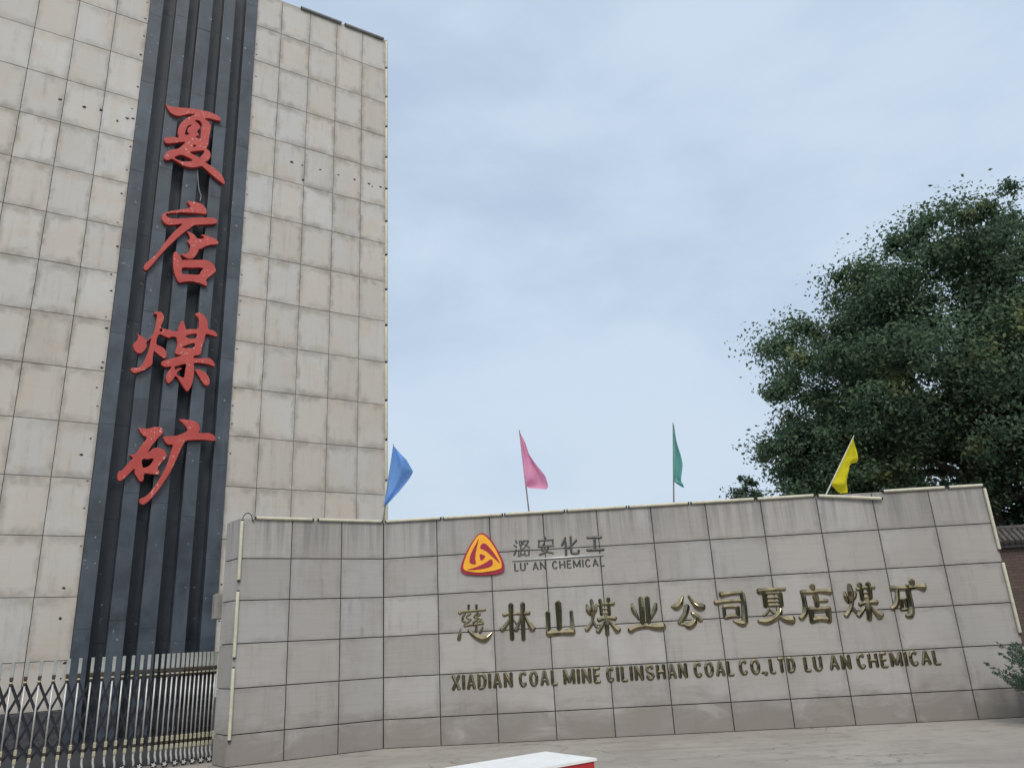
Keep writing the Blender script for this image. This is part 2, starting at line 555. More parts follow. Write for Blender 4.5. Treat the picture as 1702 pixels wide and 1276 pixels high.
def brick_material():
    m, nt, b = mat('brown brick')
    tc = nd(nt, 'ShaderNodeTexCoord').outputs['Object']
    s = nd(nt, 'ShaderNodeSeparateXYZ', {0: tc})
    v = nd(nt, 'ShaderNodeCombineXYZ', {0: mth(nt, 'ADD', s.outputs[0], s.outputs[1]), 1: s.outputs[2]}).outputs[0]
    br = nd(nt, 'ShaderNodeTexBrick', {'Vector': v, 'Color1': (0.105, 0.065, 0.05), 'Color2': (0.07, 0.047, 0.038), 'Mortar': (0.035, 0.03, 0.028),
                                       'Scale': 1.0, 'Mortar Size': 0.008, 'Brick Width': 0.24, 'Row Height': 0.075})
    n = nse(nt, tc, 2.0, 5.0, 0.6)
    c = mix(nt, rmp(nt, n, 0.4, 0.75, 0, 0.5), br.outputs[0], (0.07, 0.055, 0.045))
    setb(nt, b, col=c, rough=0.8, normal=bump(nt, br.outputs['Fac'], -0.4))
    return m

# ---- traced shapes, metres along and up the tower face / sign wall
RED=[["夏",[[[-11.548,16.974],[-11.473,16.924],[-11.281,16.956],[-10.997,17.027],[-10.792,17.077],[-10.665,17.086],[-10.497,17.114],[-10.327,17.123],[-10.152,17.092],[-10.051,17.047],[-10.014,16.98],[-10.053,16.917],[-10.225,16.903],[-10.375,16.889],[-10.467,16.837],[-10.367,16.785],[-10.293,16.704],[-10.277,16.563],[-10.296,16.37],[-10.302,16.157],[-10.31,15.97],[-10.355,15.851],[-10.266,15.789],[-10.216,15.675],[-10.229,15.554],[-10.275,15.461],[-10.341,15.363],[-10.158,15.292],[-10.004,15.199],[-9.88,15.095],[-9.809,14.988],[-9.77,14.872],[-9.775,14.793],[-9.83,14.815],[-10.006,14.916],[-10.226,15.065],[-10.359,15.164],[-10.444,15.201],[-10.603,15.113],[-10.764,15.062],[-10.927,15.074],[-11.074,15.14],[-11.249,15.197],[-11.295,15.145],[-11.392,15.114],[-11.445,15.159],[-11.443,15.248],[-11.376,15.396],[-11.283,15.49],[-11.11,15.586],[-11.0,15.738],[-10.937,15.85],[-10.969,15.864],[-11.165,15.772],[-11.398,15.66],[-11.481,15.703],[-11.498,15.786],[-11.435,15.859],[-11.278,15.918],[-11.12,15.968],[-11.149,16.074],[-11.159,16.252],[-11.115,16.424],[-11.025,16.588],[-10.912,16.734],[-10.747,16.901],[-10.84,16.88],[-11.0,16.795],[-11.137,16.7],[-11.258,16.666],[-11.384,16.707],[-11.472,16.792],[-11.544,16.923]]],[[[-10.729,16.668],[-10.66,16.725],[-10.574,16.697],[-10.531,16.606],[-10.542,16.496],[-10.541,16.311],[-10.543,16.127],[-10.593,16.102],[-10.67,16.149],[-10.62,16.184],[-10.582,16.232],[-10.642,16.342],[-10.563,16.494],[-10.631,16.61]],[[-10.842,16.495],[-10.809,16.468],[-10.876,16.404],[-10.911,16.313],[-10.892,16.202],[-10.829,16.185],[-10.957,16.107],[-10.949,16.274],[-10.909,16.419]],[[-10.68,15.866],[-10.629,15.824],[-10.725,15.779]],[[-10.781,15.554],[-10.723,15.612],[-10.421,15.745],[-10.424,15.646],[-10.526,15.47],[-10.591,15.501]],[[-11.184,15.257],[-11.072,15.369],[-10.994,15.407],[-10.829,15.385],[-10.691,15.322],[-10.818,15.24],[-10.937,15.202],[-11.059,15.208]]]],["店",[[[-10.738,13.957],[-10.638,13.973],[-10.518,13.995],[-10.436,13.981],[-10.332,13.961],[-10.245,13.887],[-10.197,13.789],[-10.21,13.686],[-10.29,13.664],[-10.452,13.645],[-10.65,13.598],[-10.847,13.561],[-11.039,13.491],[-11.191,13.435],[-11.245,13.391],[-11.211,13.329],[-11.121,13.306],[-11.024,13.315],[-10.793,13.382],[-10.56,13.469],[-10.302,13.544],[-10.081,13.598],[-9.957,13.607],[-9.896,13.562],[-9.897,13.487],[-9.966,13.425],[-10.186,13.35],[-10.385,13.285],[-10.493,13.245],[-10.612,13.105],[-10.757,12.924],[-10.899,12.734],[-11.037,12.523],[-11.173,12.303],[-11.288,12.091],[-11.402,11.881],[-11.498,11.7],[-11.58,11.58],[-11.638,11.601],[-11.654,11.676],[-11.618,11.786],[-11.518,11.923],[-11.418,12.06],[-11.32,12.244],[-11.241,12.426],[-11.143,12.637],[-11.043,12.827],[-10.922,13.024],[-10.799,13.205],[-10.97,13.136],[-11.161,13.076],[-11.271,13.123],[-11.33,13.202],[-11.343,13.293],[-11.313,13.385],[-11.213,13.472],[-11.045,13.567],[-10.854,13.656],[-10.72,13.725],[-10.634,13.79],[-10.669,13.854]],[[-10.663,12.996],[-10.563,12.986],[-10.46,12.94],[-10.373,12.854],[-10.215,12.894],[-10.229,12.951],[-10.293,12.995],[-10.162,13.009],[-10.038,12.987],[-9.913,12.958],[-9.838,12.904],[-9.813,12.837],[-9.861,12.789],[-10.021,12.738],[-10.177,12.64],[-10.252,12.562],[-10.319,12.522],[-10.333,12.435],[-10.392,12.291],[-10.464,12.204],[-10.56,12.17],[-10.66,12.193],[-10.764,12.262],[-10.63,12.305],[-10.568,12.391],[-10.546,12.502],[-10.553,12.595],[-10.642,12.715],[-10.576,12.767],[-10.594,12.87]],[[-10.922,12.299],[-10.863,12.285],[-10.799,12.218],[-10.743,12.127],[-10.72,12.081],[-10.616,12.122],[-10.383,12.176],[-10.147,12.231],[-10.005,12.216],[-9.898,12.134],[-9.835,12.031],[-9.834,11.936],[-9.917,11.812],[-10.056,11.642],[-10.029,11.543],[-10.042,11.447],[-10.154,11.481],[-10.314,11.505],[-10.489,11.49],[-10.641,11.44],[-10.734,11.403],[-10.796,11.458],[-10.876,11.612],[-10.926,11.807],[-10.947,12.01],[-10.964,12.168],[-10.953,12.252]]],[[[-10.693,11.86],[-10.481,11.908],[-10.17,11.978],[-10.22,11.85],[-10.262,11.748],[-10.467,11.714],[-10.679,11.679]]]],["煤",[[[-11.287,10.367],[-11.273,10.424],[-11.202,10.449],[-11.109,10.445],[-11.045,10.358],[-11.037,10.261],[-11.071,10.113],[-11.081,10.014],[-10.939,9.985],[-10.826,9.972],[-10.75,9.952],[-10.659,9.99],[-10.666,10.076],[-10.628,10.193],[-10.579,10.301],[-10.528,10.255],[-10.491,10.151],[-10.456,10.069],[-10.363,10.097],[-10.163,10.132],[-10.154,10.278],[-10.164,10.41],[-10.208,10.48],[-10.263,10.515],[-10.254,10.573],[-10.169,10.611],[-10.069,10.574],[-9.973,10.479],[-9.923,10.32],[-9.903,10.178],[-9.784,10.165],[-9.691,10.103],[-9.646,10.021],[-9.703,9.989],[-9.833,10.012],[-9.95,10.014],[-9.977,9.843],[-10.021,9.638],[-10.053,9.414],[-10.201,9.348],[-10.196,9.279],[-10.016,9.3],[-9.825,9.336],[-9.724,9.28],[-9.658,9.169],[-9.683,9.118],[-9.832,9.155],[-10.006,9.161],[-10.186,9.139],[-10.173,8.965],[-10.174,8.73],[-10.205,8.514],[-10.268,8.359],[-10.313,8.332],[-10.384,8.407],[-10.489,8.56],[-10.612,8.712],[-10.677,8.598],[-10.76,8.493],[-10.806,8.507],[-10.855,8.657],[-10.828,8.765],[-10.773,8.878],[-10.743,8.956],[-10.887,8.925],[-10.973,8.965],[-10.995,9.014],[-10.964,9.082],[-10.832,9.144],[-10.672,9.222],[-10.52,9.309],[-10.586,9.314],[-10.672,9.339],[-10.664,9.469],[-10.645,9.58],[-10.664,9.706],[-10.7,9.798],[-10.811,9.79],[-10.864,9.749],[-10.996,9.78],[-11.118,9.802],[-11.159,9.539],[-11.045,9.483],[-10.948,9.424],[-10.893,9.326],[-10.892,9.199],[-10.925,9.162],[-11.02,9.2],[-11.117,9.269],[-11.195,9.321],[-11.207,9.15],[-11.201,8.983],[-11.247,8.893],[-11.379,8.77],[-11.513,8.689],[-11.615,8.654],[-11.682,8.716],[-11.681,8.788],[-11.576,8.793],[-11.476,8.86],[-11.415,8.972],[-11.368,9.146],[-11.323,9.343],[-11.301,9.6],[-11.294,9.665],[-11.394,9.532],[-11.372,9.451],[-11.389,9.374],[-11.419,9.306],[-11.483,9.223],[-11.552,9.201],[-11.627,9.242],[-11.69,9.347],[-11.698,9.44],[-11.66,9.498],[-11.613,9.569],[-11.603,9.656],[-11.63,9.757],[-11.581,9.712],[-11.497,9.674],[-11.411,9.614],[-11.376,9.592],[-11.29,9.741],[-11.255,9.8],[-11.218,10.0],[-11.209,10.218],[-11.216,10.359]],[[-10.144,8.958],[-10.031,8.974],[-9.912,8.927],[-9.82,8.843],[-9.767,8.722],[-9.764,8.594],[-9.828,8.547],[-9.907,8.585],[-10.003,8.722],[-10.087,8.838]]],[[[-10.459,9.861],[-10.369,9.931],[-10.191,9.983],[-10.201,9.86],[-10.361,9.822]],[[-10.5,9.528],[-10.457,9.589],[-10.228,9.709],[-10.246,9.569]],[[-10.651,8.97],[-10.526,9.031],[-10.39,9.083],[-10.393,8.89],[-10.407,8.702],[-10.482,8.709],[-10.593,8.756],[-10.567,8.844],[-10.473,8.953],[-10.574,8.928],[-10.635,8.881],[-10.657,8.927]],[[-11.094,9.996],[-11.036,9.924],[-11.104,9.891]]]],["矿",[[[-11.367,7.227],[-11.288,7.215],[-11.184,7.221],[-11.099,7.244],[-11.014,7.282],[-10.909,7.292],[-10.826,7.261],[-10.785,7.195],[-10.806,7.123],[-10.885,7.017],[-10.978,6.87],[-11.053,6.727],[-11.086,6.607],[-11.015,6.691],[-10.966,6.734],[-10.897,6.75],[-10.808,6.738],[-10.716,6.696],[-10.664,6.602],[-10.665,6.514],[-10.744,6.401],[-10.806,6.299],[-10.833,6.21],[-10.793,6.155],[-10.803,6.068],[-10.959,6.067],[-11.128,6.069],[-11.128,5.932],[-11.165,5.869],[-11.216,5.87],[-11.294,5.978],[-11.353,6.069],[-11.363,6.173],[-11.439,6.082],[-11.543,5.943],[-11.642,5.853],[-11.703,5.877],[-11.725,5.969],[-11.707,6.083],[-11.628,6.126],[-11.555,6.245],[-11.474,6.365],[-11.423,6.445],[-11.506,6.515],[-11.381,6.544],[-11.309,6.685],[-11.22,6.849],[-11.154,6.982],[-11.219,7.025],[-11.294,7.086],[-11.335,7.161]],[[-10.435,7.543],[-10.262,7.557],[-10.113,7.546],[-9.998,7.507],[-9.937,7.431],[-9.911,7.331],[-9.931,7.231],[-9.829,7.237],[-9.698,7.25],[-9.583,7.22],[-9.511,7.144],[-9.506,7.073],[-9.608,7.043],[-9.778,7.054],[-10.0,7.034],[-10.218,6.994],[-10.283,6.892],[-10.343,6.727],[-10.4,6.545],[-10.472,6.323],[-10.544,6.124],[-10.649,5.905],[-10.755,5.707],[-10.876,5.512],[-10.983,5.375],[-11.078,5.296],[-11.156,5.32],[-11.18,5.394],[-11.143,5.451],[-11.046,5.503],[-10.954,5.621],[-10.849,5.797],[-10.746,6.014],[-10.659,6.232],[-10.605,6.431],[-10.57,6.649],[-10.533,6.85],[-10.64,6.851],[-10.717,6.913],[-10.769,7.007],[-10.756,7.058],[-10.624,7.081],[-10.464,7.106],[-10.359,7.156],[-10.263,7.216],[-10.213,7.281],[-10.246,7.349],[-10.316,7.433]]],[[[-11.22,6.374],[-11.174,6.441],[-11.096,6.436],[-10.955,6.466],[-10.985,6.354],[-11.062,6.252],[-11.171,6.215],[-11.195,6.29]]]]]
GOLD=[["慈",[[[1.39,2.183,0.0292],[1.487,2.205,0.0208],[1.864,2.217,0.0208]],[[1.564,2.317,0.0187],[1.557,2.206,0.0167]],[[1.704,2.309,0.0208],[1.705,2.207,0.0167]],[[1.491,2.168,0.0146],[1.45,2.106,0.0146],[1.449,2.046,0.0146],[1.482,2.031,0.0146]],[[1.592,2.172,0.0146],[1.523,2.102,0.0146],[1.594,2.066,0.0146],[1.505,1.998,0.0146],[1.475,1.958,0.0146]],[[1.47,1.954,0.0146],[1.624,1.973,0.0146]],[[1.727,2.174,0.0146],[1.662,2.104,0.0146],[1.724,2.073,0.0146],[1.65,2.017,0.0146],[1.638,1.963,0.0146]],[[1.77,2.153,0.0146],[1.71,2.092,0.0146],[1.781,2.061,0.0146],[1.716,2.005,0.0146]],[[1.643,1.963,0.0146],[1.816,1.986,0.0146]],[[1.78,2.038,0.0146],[1.821,1.976,0.0146]],[[1.406,1.912,0.0083],[1.384,1.804,0.0292],[1.369,1.723,0.0271]],[[1.544,1.882,0.0187],[1.637,1.8,0.0375],[1.758,1.726,0.0479],[1.854,1.73,0.0542],[1.967,1.819,0.0146]],[[1.694,1.933,0.0146],[1.677,1.843,0.0208]],[[1.804,1.927,0.0167],[1.753,1.83,0.026]]]],["林",[[[2.191,2.108,0.0312],[2.302,2.125,0.0229],[2.446,2.117,0.0208],[2.657,2.122,0.0333]],[[2.334,2.284,0.0396],[2.325,2.009,0.0354],[2.327,1.683,0.0333]],[[2.308,2.056,0.0146],[2.236,1.941,0.0292],[2.146,1.855,0.0417]],[[2.347,2.054,0.0167],[2.417,1.941,0.0167]],[[2.547,2.291,0.0375],[2.535,1.998,0.0354],[2.528,1.663,0.0312]],[[2.501,2.073,0.0146],[2.455,1.939,0.025],[2.402,1.832,0.0354]],[[2.577,2.06,0.0146],[2.637,1.947,0.0312],[2.707,1.835,0.0521]]]],["山",[[[2.99,2.111,0.0369],[2.989,1.966,0.035],[2.981,1.781,0.0369]],[[3.188,2.272,0.0486],[3.189,2.101,0.0467],[3.181,1.787,0.0389]],[[3.412,2.106,0.0272],[3.415,1.961,0.0292],[3.413,1.767,0.0389]],[[2.966,1.752,0.0486],[3.192,1.757,0.0447],[3.43,1.753,0.0506]]]],["煤",[[[3.7,2.202,0.0156],[3.718,2.098,0.0331],[3.747,2.011,0.0097]],[[3.787,2.283,0.0253],[3.804,2.111,0.0389],[3.786,1.958,0.0253],[3.748,1.867,0.0311],[3.66,1.771,0.0389]],[[3.874,2.201,0.0136],[3.852,2.108,0.0292],[3.829,2.041,0.0136]],[[3.795,1.907,0.0214],[3.841,1.82,0.0233],[3.872,1.768,0.0117]],[[3.871,2.175,0.0156],[3.953,2.197,0.0194],[4.069,2.203,0.0272],[4.185,2.201,0.0331]],[[3.947,2.283,0.0272],[3.951,2.017,0.0253]],[[4.096,2.296,0.0292],[4.087,2.01,0.0272]],[[3.955,2.121,0.0175],[4.097,2.119,0.0175]],[[3.958,2.047,0.0175],[4.099,2.042,0.0175]],[[3.886,1.932,0.034],[4.021,1.959,0.0233],[4.196,1.943,0.0331]],[[4.026,2.022,0.0253],[4.028,1.844,0.035],[4.025,1.668,0.0311]],[[3.99,1.914,0.0175],[3.938,1.823,0.0311],[3.86,1.735,0.0408]],[[4.07,1.918,0.0175],[4.141,1.825,0.0331],[4.224,1.733,0.0544]]]],["业",[[[4.508,2.171,0.0229],[4.535,2.059,0.0375],[4.608,1.892,0.0104]],[[4.675,2.267,0.0375],[4.676,2.052,0.0417],[4.664,1.799,0.0375]],[[4.789,2.27,0.0375],[4.784,2.046,0.0375],[4.771,1.793,0.0354]],[[4.933,2.157,0.0271],[4.902,2.049,0.0354],[4.825,1.899,0.0125]],[[4.43,1.721,0.05],[4.539,1.769,0.0437],[4.728,1.788,0.0417],[4.885,1.762,0.0521],[5.026,1.762,0.0604]]]],["公",[[[5.427,2.254,0.0208],[5.366,2.143,0.0479],[5.288,2.083,0.0521],[5.204,2.092,0.0167]],[[5.531,2.257,0.0208],[5.598,2.148,0.0333],[5.682,2.071,0.0562],[5.774,2.057,0.0479]],[[5.482,2.091,0.0437],[5.444,1.974,0.0417],[5.365,1.861,0.0417],[5.31,1.796,0.0312]],[[5.323,1.787,0.0229],[5.411,1.777,0.0312],[5.482,1.747,0.0479],[5.573,1.805,0.0458],[5.597,1.885,0.0271],[5.547,1.969,0.0146]],[[5.547,1.969,0.0167],[5.632,1.901,0.0354],[5.707,1.825,0.0333]]]],["司",[[[6.101,2.246,0.0458],[6.286,2.259,0.0312],[6.475,2.267,0.0333]],[[6.482,2.248,0.0375],[6.486,2.052,0.0417],[6.461,1.755,0.0479]],[[6.46,1.746,0.0479],[6.39,1.741,0.0437],[6.267,1.792,0.0146]],[[5.984,2.115,0.0354],[6.221,2.13,0.0271],[6.441,2.127,0.0271]],[[6.123,2.035,0.0271],[6.255,2.039,0.0292],[6.374,2.021,0.0229]],[[6.129,2.026,0.0271],[6.122,1.854,0.0271]],[[6.369,2.022,0.0333],[6.357,1.869,0.0312]],[[6.126,1.854,0.0312],[6.26,1.874,0.0333],[6.383,1.856,0.0229]]]],["夏",[[[6.776,2.269,0.0469],[6.994,2.284,0.0312],[7.247,2.284,0.0292]],[[7.0,2.261,0.0229],[6.994,2.225,0.0229]],[[6.877,2.222,0.0396],[6.868,2.004,0.0354]],[[7.147,2.216,0.0375],[7.134,1.999,0.0396]],[[6.892,2.232,0.0229],[7.144,2.224,0.0229]],[[6.908,2.155,0.0229],[7.122,2.149,0.0229]],[[6.907,2.085,0.0229],[7.112,2.082,0.0229]],[[6.915,2.02,0.025],[7.11,2.016,0.025]],[[6.924,1.956,0.0208],[6.868,1.895,0.0208],[6.805,1.849,0.0208]],[[7.121,1.963,0.025],[7.085,1.884,0.0458],[6.994,1.808,0.0479],[6.845,1.748,0.0479],[6.704,1.762,0.0312]],[[6.947,1.927,0.0187],[7.022,1.869,0.0354],[7.088,1.821,0.0354],[7.182,1.766,0.0521],[7.299,1.751,0.0646]]]],["店",[[[7.54,2.226,0.0333],[7.552,2.052,0.0354],[7.536,1.872,0.0417],[7.444,1.769,0.0437]],[[7.524,2.213,0.0375],[7.718,2.205,0.0333],[7.859,2.213,0.0354],[8.033,2.197,0.05]],[[7.733,2.32,0.0417],[7.737,2.196,0.0292]],[[7.755,2.15,0.0417],[7.768,2.04,0.0417],[7.754,1.932,0.0333]],[[7.803,2.052,0.0312],[7.95,2.047,0.0312]],[[7.623,1.921,0.0396],[7.76,1.914,0.0354],[7.964,1.917,0.0354]],[[7.643,1.92,0.0417],[7.63,1.697,0.0396]],[[7.945,1.913,0.0417],[7.919,1.69,0.0417]],[[7.654,1.731,0.0437],[7.777,1.747,0.0417],[7.903,1.731,0.0437]]]],["煤",[[[8.276,2.176,0.0208],[8.289,2.075,0.0354],[8.312,1.975,0.0104]],[[8.381,2.294,0.0333],[8.381,2.143,0.0458],[8.367,1.972,0.0312],[8.315,1.866,0.0312],[8.227,1.768,0.0396]],[[8.459,2.166,0.025],[8.441,2.094,0.0292],[8.409,2.023,0.0125]],[[8.37,1.917,0.0208],[8.405,1.835,0.025],[8.429,1.788,0.0146]],[[8.56,2.307,0.0354],[8.57,2.178,0.0333],[8.566,2.024,0.0312]],[[8.709,2.308,0.0375],[8.715,2.17,0.0375],[8.708,2.043,0.0312]],[[8.5,2.209,0.0271],[8.635,2.234,0.0271],[8.806,2.234,0.0333]],[[8.571,2.146,0.0208],[8.719,2.143,0.0208]],[[8.565,2.068,0.0208],[8.713,2.066,0.0208]],[[8.501,1.948,0.0333],[8.612,1.976,0.025],[8.806,1.975,0.0396]],[[8.656,2.037,0.0312],[8.64,1.858,0.0437],[8.62,1.685,0.0375]],[[8.589,1.905,0.0187],[8.519,1.828,0.0312],[8.442,1.761,0.0396]],[[8.68,1.901,0.0187],[8.747,1.816,0.0375],[8.822,1.736,0.0625]]]],["矿",[[[9.098,2.199,0.0417],[9.234,2.187,0.0333],[9.391,2.188,0.0375],[9.531,2.196,0.0333],[9.667,2.186,0.0625]],[[9.476,2.306,0.0437],[9.477,2.201,0.0333]],[[9.196,2.18,0.0333],[9.165,2.01,0.0354],[9.109,1.896,0.0417],[9.036,1.85,0.0354]],[[9.209,2.003,0.0229],[9.296,2.001,0.0229]],[[9.301,2.002,0.025],[9.309,1.844,0.025]],[[9.221,2.002,0.0229],[9.202,1.814,0.0229]],[[9.251,1.96,0.0125],[9.239,1.835,0.0125]],[[9.2,1.823,0.025],[9.316,1.831,0.025]],[[9.379,2.22,0.0417],[9.379,2.043,0.0396],[9.377,1.863,0.0417],[9.34,1.731,0.0479],[9.264,1.717,0.0292]]]],["潞",[[[2.484,3.419,0.0125],[2.502,3.372,0.0125]],[[2.447,3.337,0.0125],[2.491,3.302,0.0125]],[[2.437,3.151,0.0139],[2.479,3.251,0.0139]],[[2.55,3.408,0.0104],[2.595,3.406,0.0104]],[[2.55,3.408,0.0104],[2.552,3.337,0.0104]],[[2.592,3.406,0.0104],[2.585,3.335,0.0104]],[[2.546,3.334,0.0104],[2.598,3.334,0.0104]],[[2.569,3.336,0.0104],[2.561,3.143,0.0104]],[[2.564,3.246,0.009],[2.606,3.244,0.009]],[[2.528,3.248,0.009],[2.522,3.139,0.009]],[[2.508,3.134,0.0118],[2.614,3.16,0.0118]],[[2.636,3.416,0.0118],[2.598,3.334,0.0118]],[[2.628,3.391,0.0111],[2.713,3.399,0.0111],[2.648,3.293,0.0111],[2.593,3.251,0.0111]],[[2.645,3.345,0.0111],[2.732,3.275,0.0111]],[[2.638,3.235,0.0111],[2.717,3.237,0.0111]],[[2.638,3.235,0.0104],[2.636,3.139,0.0104]],[[2.717,3.237,0.0104],[2.708,3.129,0.0104]],[[2.633,3.139,0.0104],[2.711,3.135,0.0104]]]],["安",[[[3.031,3.442,0.0167],[3.032,3.4,0.0167]],[[2.9,3.394,0.0139],[3.176,3.394,0.0139]],[[2.91,3.394,0.0118],[2.905,3.316,0.0118]],[[3.169,3.392,0.0118],[3.161,3.315,0.0118]],[[2.89,3.285,0.0146],[3.178,3.284,0.0146]],[[2.998,3.33,0.0139],[2.952,3.224,0.0139],[3.054,3.179,0.0139],[3.163,3.15,0.0139]],[[3.072,3.255,0.0153],[3.028,3.181,0.0153],[2.907,3.136,0.0153]]]],["化",[[[3.404,3.417,0.0174],[3.329,3.279,0.0174]],[[3.402,3.346,0.0181],[3.397,3.095,0.0181]],[[3.503,3.43,0.0174],[3.496,3.166,0.0174],[3.532,3.126,0.0174],[3.617,3.127,0.0174],[3.631,3.178,0.0174]],[[3.603,3.36,0.0181],[3.518,3.281,0.0181],[3.435,3.221,0.0181]]]],["工",[[[3.808,3.396,0.0195],[4.065,3.388,0.0195]],[[3.944,3.378,0.0208],[3.93,3.18,0.0208]],[[3.783,3.169,0.0208],[4.091,3.164,0.0208]]]]]
WORDS=[["XIADIAN",1.219,2.299],["COAL",2.411,3.099],["MINE",3.194,3.85],["CILINSHAN",3.944,5.356],["COAL",5.47,6.167],["CO",6.253,6.612],[".",6.632,6.668],[",",6.688,6.734],["LTD",6.774,7.254],["LU",7.34,7.681],["AN",7.801,8.169],["CHEMICAL",8.273,9.695],["LU",2.429,2.639],["'",2.662,2.684],["AN",2.766,3.014],["CHEMICAL",3.125,4.091]]
LOGO=[[[1.845,3.592],[1.912,3.574],[1.977,3.514],[2.067,3.396],[2.155,3.231],[2.224,3.079],[2.25,2.967],[2.239,2.884],[2.184,2.842],[2.042,2.822],[1.834,2.821],[1.627,2.84],[1.515,2.865],[1.45,2.92],[1.443,2.994],[1.495,3.139],[1.577,3.302],[1.667,3.438],[1.767,3.554]],[[1.848,3.559],[1.91,3.537],[1.993,3.447],[2.082,3.31],[2.152,3.157],[2.194,3.044],[2.199,2.96],[2.179,2.925],[2.064,2.894],[1.912,2.879],[1.761,2.875],[1.611,2.901],[1.517,2.934],[1.492,2.982],[1.512,3.082],[1.574,3.228],[1.655,3.373],[1.746,3.499],[1.796,3.549]],[[[1.794,3.487],[1.738,3.387],[1.681,3.296],[1.63,3.187],[1.613,3.095],[1.635,3.048],[1.725,3.03],[1.719,3.126],[1.733,3.237],[1.76,3.348],[1.786,3.44]],[[1.82,3.316],[1.847,3.38],[1.886,3.397],[1.933,3.379],[2.006,3.296],[2.077,3.199],[2.139,3.093],[2.17,3.017],[2.101,3.086],[2.019,3.165],[1.928,3.254]],[[1.564,2.937],[1.679,2.962],[1.804,3.001],[1.919,3.05],[1.988,3.098],[2.025,3.09],[2.042,3.034],[2.011,2.98],[1.915,2.949],[1.763,2.93]],[[1.806,3.205],[1.909,3.162],[1.826,3.089]]]]
FLAGS=[["blue",[0.14,5.458],[-0.063,3.964],[-0.051,4.242],[[0.14,5.452],[0.26,5.297],[0.391,5.155],[0.503,4.93],[0.363,4.688],[0.25,4.505],[0.102,4.366],[-0.051,4.242]]],["pink",[2.655,5.58],[2.751,3.975],[2.713,4.469],[[2.654,5.561],[2.757,5.334],[2.815,5.112],[2.974,4.823],[3.109,4.614],[3.151,4.437],[3.131,4.363],[2.775,4.423],[2.719,4.469]]],["green",[5.672,5.524],[5.506,3.971],[5.547,4.396],[[5.676,5.499],[5.7,5.157],[5.735,4.666],[5.682,4.336],[5.74,4.239],[5.57,4.348],[5.547,4.396]]],["yellow",[9.072,5.041],[8.362,3.969],[8.49,4.146],[[9.064,5.018],[9.064,4.757],[9.051,4.539],[8.935,4.519],[8.88,4.45],[8.885,4.336],[8.808,4.14],[8.772,3.973],[8.61,3.969],[8.489,4.141]]]]
CABLE = [[-10.534, 15.185], [-10.476, 14.701], [-10.425, 14.44], [-10.369, 14.292], [-10.383, 14.113]]

# ------------------------------------------------------------------ ground
g = MB()
g.add([(-400, -400, 0), (400, -400, 0), (400, 400, 0), (-400, 400, 0)], [(0, 1, 2, 3)])
tag(g.build('ground', ground_material()), kind='structure')

r_ = MB()
q0, q1 = Vector((-5.1, 14.75, 0)), Vector((-5.1, 14.75, 0)) - dirn(0.5) * 16
r_.add([q0 + Vector((0, 0, .004)), q1 + Vector((0, 0, .004)), q1 + inw(0.5) * 7.5 + Vector((0, 0, .004)), q0 + inw(0.5) * 7.5 + Vector((0, 0, .004))], [(0, 1, 2, 3)])
tag(r_.build('road', simple('dark asphalt', (0.03, 0.03, 0.033), 0.8, var=0.3, scale=8)), kind='structure')  # dark sheet over the ground between gate and tower
hm = MB()                                      # unseen hill ring behind the camera, added so the metal reflects something dark
NA, NR = 60, 8
hp = []
for i in range(NA + 1):
    a = radians(168 + 204 * i / NA)
    for j in range(NR + 1):
        s = j / NR
        rr = 34 + 50 * s
        hh = (sin(s * pi / 2) ** 0.8) * (15 + 5 * sin(a * 7) + 3 * sin(a * 17 + 1)) * min(1, 6 * (i / NA) * 1.0 + 0.0, 6 * (1 - i / NA)) + rng.uniform(-0.5, 0.5) * s * 2
        hp.append((cos(a) * rr, sin(a) * rr, hh - 0.05))
hm.add(hp, [(i * (NR + 1) + j, i * (NR + 1) + j + 1, (i + 1) * (NR + 1) + j + 1, (i + 1) * (NR + 1) + j) for i in range(NA) for j in range(NR)])
tag(hm.build('added_hills', simple('added dark hillside', (0.035, 0.05, 0.028), 0.9, var=0.5, scale=0.6)), kind='structure')

# ------------------------------------------------------------------ tower
TC = -10.70                                     # middle of the dark band
tower = empty('tower', onT(TC), AT, 'tall pale tiled tower with a dark ribbed metal band running up it', 'tower')
ZT = 22.455
BL, BR, TR = -12.25 - TC, -9.152 - TC, -4.64 - TC
TL = -TR
DEP = 3.6
rows = [0.72] + [0.375 + 1.38 * i for i in range(1, 17)]
b = MB()
b.box(TL + 0.03, BL, 0.03, 0.5, 0, ZT - 0.01)
b.box(BR, TR - 0.03, 0.03, 0.5, 0, ZT - 0.01)
b.box(TL + 0.03, TR - 0.03, 0.5, DEP, 0, ZT - 0.01)
b.build('wall', M_CORE, tower)
ccl = [TL] + [x - TC for x in (-15.925, -14.983, -14.041, -13.11)] + [BL]
ccr = [BR] + [x - TC for x in (-8.336, -7.387, -6.44, -5.507)] + [TR]
for cc, S0 in ((ccl, lambda x, y, z: (TL + y, x, z)), (ccr, lambda x, y, z: (TR - y, x, z))):
    t = MB()
    for i in range(len(cc) - 1):
        for j in range(len(rows) - 1):
            t.tile(cc[i], cc[i + 1], rows[j], rows[j + 1], y=random.uniform(-0.002, 0.002), gap=0.006)
    for k in range(4):                          # the narrow side
        for j in range(len(rows) - 1):
            t.tile(0.004 + k * DEP / 4, (k + 1) * DEP / 4, rows[j], rows[j + 1], gap=0.007, P=S0)
    t.build('stone_cladding', M_TOWER, tower)
for x0, x1 in ((TL - 0.05, BL - 0.004), (BR + 0.004, TR + 0.05)):
    p = MB()
    p.box(x0, x1, -0.05, 0.028, 0, 0.715, 0.01)
    p.build('plinth', M_PLINTH, tower)
bk = MB()
zs = [0, 2.1, 5.0, 7.4, 10.3, 12.9, 15.3, 18.2, 20.6, ZT]
